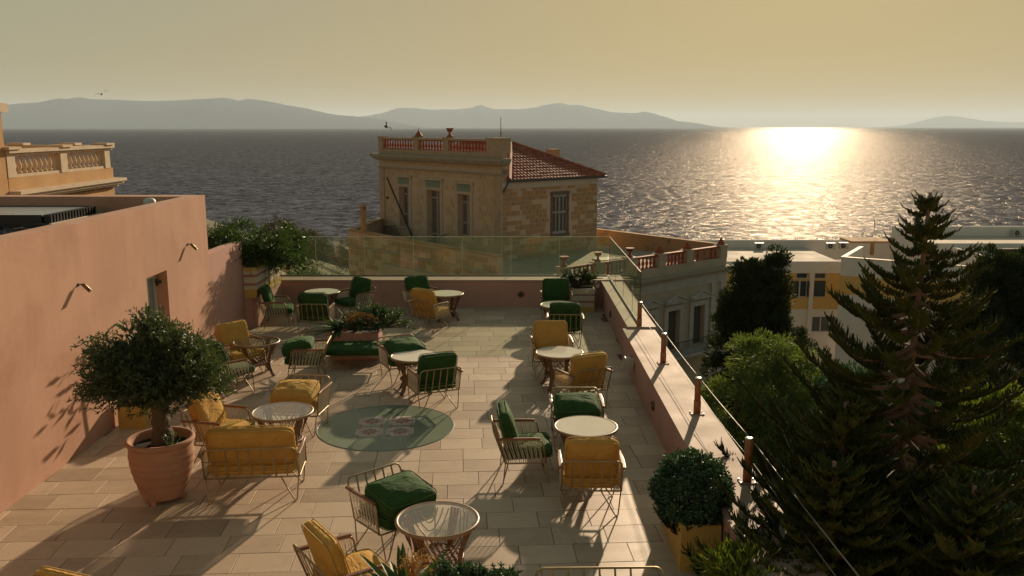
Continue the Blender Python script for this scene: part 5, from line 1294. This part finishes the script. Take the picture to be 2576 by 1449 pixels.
norfolk('tall dark norfolk pine rising past the horizon at the right edge', 4.53, 9.5, -13, 3.93, 2.3, 3, whorl=.32, skip=.42, lean=-.25)
norfolk('norfolk pine whose branches reach over the side parapet by the yellow planter box', 3.42, 8.6, -13, 1.85, 2.1, 14, whorl=.24, skip=.68, wide=1.5)
norfolk('small norfolk pine at the lower edge in front of the parapet end', 3.02, 7.75, -13, 1.55, 1.7, 23, whorl=.20, skip=.76, wide=1.35)
norfolk('bushy norfolk pine crowding the lower edge right of the parapet', 4.1, 7.3, -13, 1.5, 1.9, 31, whorl=.24, skip=.72, wide=1.4)
norfolk('low norfolk pine filling the lower right corner', 5.6, 8.4, -13, 1.2, 2.2, 19, whorl=.36, skip=.62)
norfolk('norfolk pine mostly hidden straight behind the tall one', 6.3, 12.6, -13, .1, 2.0, 27, whorl=.42, skip=.56)
norfolk('dense norfolk pine low at the right edge behind the tall one', 8.0, 11.8, -13, 1.3, 2.2, 8, whorl=.42, skip=.55)
def broad(label, x, y, zb, specs, nc, per, cr, leaf, lm, name, cat='tree', up=.25, jitter=.4):
    o = thing(name, label, cat, (x, y, zb)); tr = MB(); top = max(s[2] for s in specs)
    tr.tube(smoothpath([(0, 0, 0), (.1, 0, (top) * .4), (0, 0, top)], 1), .22, 8, r1=.07)
    for s in specs: tr.tube(smoothpath([(0, 0, top * .55), (s[0] * .5, s[1] * .5, s[2] * .8), (s[0], s[1], s[2])], 1), .09, 6, r1=.03)
    part('trunk', tr, 'bark', o, True)
    P, Q = clumps(specs, nc, per, cr, up); link('crown', leaf_mesh('crown', P, Q, leaf[0], leaf[1], lm, jitter), o)
# crowns: offsets from the trunk foot, heights above it
broad('light green pepper tree with feathery foliage below the side parapet', 6.9, 25.5, -13, [(-1.7, -2.2, 8.1, 1.0, .95, .95), (-1.0, -1.4, 8.5, 1.15, 1.1, 1.05), (-.3, -.6, 9.55, .95, .9, .8), (.9, 1.0, 10.45, 1.0, 1.0, .8), (1.9, 1.8, 10.0, .95, .9, .8), (.5, -1.2, 8.7, .9, .9, .85), (1.5, -.2, 9.0, 1.0, 1.0, .9), (-.9, -1.4, 6.8, 1.5, 1.3, 1.3), (.8, -1.2, 6.8, 1.6, 1.3, 1.4), (2.2, .2, 7.4, 1.5, 1.4, 1.4)], 640, 130, .28, (.17, .036), 'pepper', 'pepper_tree', up=-.1)
broad('dark cypress standing between the villa and the yellow block', 11.1, 38.5, -14.35, [(-.1, 0, 8.2, 2.0, 1.8, 3.6), (.0, 0, 11.0, 1.45, 1.3, 2.0), (-.7, 0, 12.3, .5, .45, .95), (.65, 0, 12.6, .5, .5, .95), (.1, 0, 12.3, .45, .4, .8), (-1.2, -.2, 10.6, .7, .6, 1.4), (1.5, .2, 8.0, 1.1, 1.0, 2.2), (0, 0, 4.5, 2.1, 2.0, 3.2)], 1100, 120, .32, (.18, .06), 'cypress', 'cypress', up=.8)
broad('dark brown green cypress at the right picture edge', 23.4, 41, -14, [(0, 0, 7.6, 2.4, 2.0, 4.2), (-.3, 0, 11.4, 1.2, 1.1, 1.7), (.6, 0, 11.4, 1.0, .9, 1.4), (1.6, 0, 9.5, 1.4, 1.2, 2.6)], 900, 110, .36, (.18, .06), 'cypress', 'cypress', up=.8)
broad('bright lime green tree at the right picture edge behind the pines', 15.6, 27.5, -14, [(.2, 0, 9.0, 1.5, 1.4, 1.3), (1.2, .3, 8.4, 1.6, 1.4, 1.5), (-.4, -.3, 7.2, 1.5, 1.3, 1.6), (1.0, 0, 5.6, 2.4, 2, 2.2)], 420, 120, .34, (.18, .045), 'lime', 'pepper_tree')
broad('yellow green feathery shrub hanging over the parapet in front of the yellow planter box', 3.0, 7.3, -13, [(-.85, .2, 13.42, .36, .40, .28), (-.35, -.1, 13.2, .45, .5, .40), (.3, .2, 12.7, .7, .7, .6)], 240, 110, .15, (.10, .020), 'lime', 'roadside_tree')
broad('dark leafy tree filling the gap under the pepper tree', 8.6, 20.5, -13.5, [(0, 0, 6.4, 2.6, 2.2, 2.4), (1.9, 1.2, 6.9, 2.0, 1.8, 2.0), (-1.6, -3.0, 5.6, 1.9, 2.2, 2.2), (-2.6, 1.5, 5.8, 2.0, 2.0, 2.2)], 640, 110, .42, (.20, .07), 'olive', 'street_tree')
broad('dark rounded tree behind the pines, between them and the white block', 13.5, 33, -14, [(0, 0, 6.6, 3.0, 2.4, 2.6), (2.6, 1, 6.0, 2.6, 2.2, 2.6), (-2.8, 0, 5.4, 2.2, 2.0, 2.4)], 620, 110, .46, (.22, .08), 'box', 'street_tree')
broad('deep green tree low in the right corner under the lime green one', 12.5, 19.5, -14, [(0, 0, 8.2, 2.2, 2.0, 2.2), (1.8, 1, 7.6, 2.0, 2.0, 2.2), (-1.8, -1, 6.2, 2.2, 2.0, 2.4)], 560, 110, .40, (.20, .07), 'box', 'street_tree')
# scrub and rocks on the headland seen past the low wall
def scrub(x, y, z, r, lab, m='scrub'):
    dq = y * .983 - (z + 1.2 * r - CZ) * .1815; px = 512 + 874.5 * x / dq; py = 288 - 874.5 * (y * .1815 + (z + 1.2 * r - CZ) * .983) / dq
    if px < 204 + r * 874.5 / dq * .7 or py < 214: return
    o = thing('hillside_shrub', lab, 'shrub', (x, y, z), 0, 'shrubs on the headland'); part('stems', MB().tube([(0, 0, -.6), (0, 0, r * .6)], .08, 5, r1=.03), 'bark', o)
    P, Q = clumps([(0, 0, r * .5, r, r, r * .75)], int(34 * r), 34, r * .32, .3); link('leaves', leaf_mesh('leaves', P, Q, .28, .12, m, .5), o)
rr = random.Random(12); hs_ = []
def hz(x, y):
    dg = bpy.data.objects['hillside_ground'].data; return min(((v.co.x - x) ** 2 + (v.co.y - y) ** 2, v.co.z) for v in dg.vertices)[1]
spots = [(-46, 112), (-40, 108), (-36, 100), (-33, 106), (-42, 96), (-30, 92), (-37, 88), (-31, 80), (-26, 84), (-35, 118), (-29, 112), (-25, 100), (-22, 92), (-24, 74), (-19, 66), (-20, 82), (-15, 58), (-17, 72), (-48, 100), (-52, 110), (-44, 122), (-13.5, 66), (-11.5, 60)]
for i, (x, y) in enumerate(spots):
    scrub(x, y, hz(x, y), rr.uniform(1.9, 3.2), 'dry olive brown shrub among the scrub of the headland slope' if i % 3 else 'darker green rounded shrub among the dry scrub of the headland', 'scrub' if i % 3 else 'oleander')
def rock(x, y, z, r, lab, seed):
    bm = bmesh.new(); bmesh.ops.create_icosphere(bm, subdivisions=3, radius=r)
    for v in bm.verts: v.co *= 1 + .28 * mnoise.fractal(v.co / r * 1.3 + Vector((seed, 0, 0)), 1, 2, 4); v.co.z *= .75
    me = bpy.data.meshes.new('boulder'); bm.to_mesh(me); bm.free(); me.materials.append(M['rock']); tag(link('boulder', me, None, (x, y, z)), lab, 'boulder')
rock(-32.5, 150, -18.2, 5.0, 'large rounded shore rock seen through the far left glass panels', 2); rock(-27.5, 156, -20.5, 3.6, 'smaller grey rock right of the large one behind the glass', 5)
for i, (x, y, r) in enumerate(((-38.5, 146, 3.2), (-35.5, 132, 2.6), (-26.0, 146, 3.0), (-30.5, 128, 2.4), (-24.0, 128, 2.6), (-27, 116, 2.4))):
    scrub(x, y, hz(x, y) + .8, r, 'dry olive brown shrub among the scrub of the headland slope')
t = thing('gate_pillar', 'white pillar with a small ball cap behind the second glass panel', 'pillar', (-7.6, 36.5, -6)); part('shaft', MB().box(-.16, .16, -.16, .16, -6, 4.2), 'cream', t); part('cap', MB().box(-.22, .22, -.22, .22, 4.2, 4.3).lathe([(.06, 4.3), (.11, 4.4), (.09, 4.5), (.02, 4.55)], 10), 'cream', t)
t = thing('stone_ruin', 'grey stone gable wall with sloping top beyond the low rose wall', 'wall', (-11.9, 35, -8)); mb = MB(); mb.add([(x, y, z) for y in (0, .5) for x, z in ((-.2, -5), (2.6, -5), (2.6, 6.7), (.15, 8.05), (-.2, 7.9))], [(0, 1, 2, 3, 4), (9, 8, 7, 6, 5), (0, 5, 6, 1), (1, 6, 7, 2), (2, 7, 8, 3), (3, 8, 9, 4), (4, 9, 5, 0)]); part('masonry', mb, 'graystone', t)

# ------------------------------------------------------------------ gulls
def gull(x, y, z, span, rot, lab):
    mb = MB(); h = span / 2
    mb.tube([(0, -.20, 0), (0, -.12, .01), (0, 0, .02), (0, .12, .015), (0, .22, 0)], [.01, .05, .065, .045, .01], 8)
    for s in (-1, 1):
        mb.add([(0, .07, .03), (s * h * .45, .10, .16), (s * h, -.06, .08), (s * h * .45, -.05, .15), (0, -.08, .03), (0, .07, .02), (s * h * .45, .10, .145), (s * h * .45, -.05, .14), (0, -.08, .02)], [(0, 1, 3, 4), (1, 2, 3), (5, 8, 7, 6), (6, 7, 2)])
    mb.add([(0, -.16, 0), (.07, -.32, 0), (-.07, -.32, 0)], [(0, 1, 2)]); mb.xform(Matrix.Rotation(rot[2], 4, 'Z') @ Matrix.Rotation(rot[1], 4, 'Y') @ Matrix.Rotation(rot[0], 4, 'X'))
    solo('gull', mb, 'bird', lab, 'bird', loc=(x, y, z))
gull(-5.25, 37, 4.63 - .01, .62, (.2, R(50), .6), 'dark gull banking in front of the sea left of the stone house')
gull(-27.5, 60, 6.75, 1.1, (.1, R(-20), .3), 'tiny gull gliding above the left island ridge')
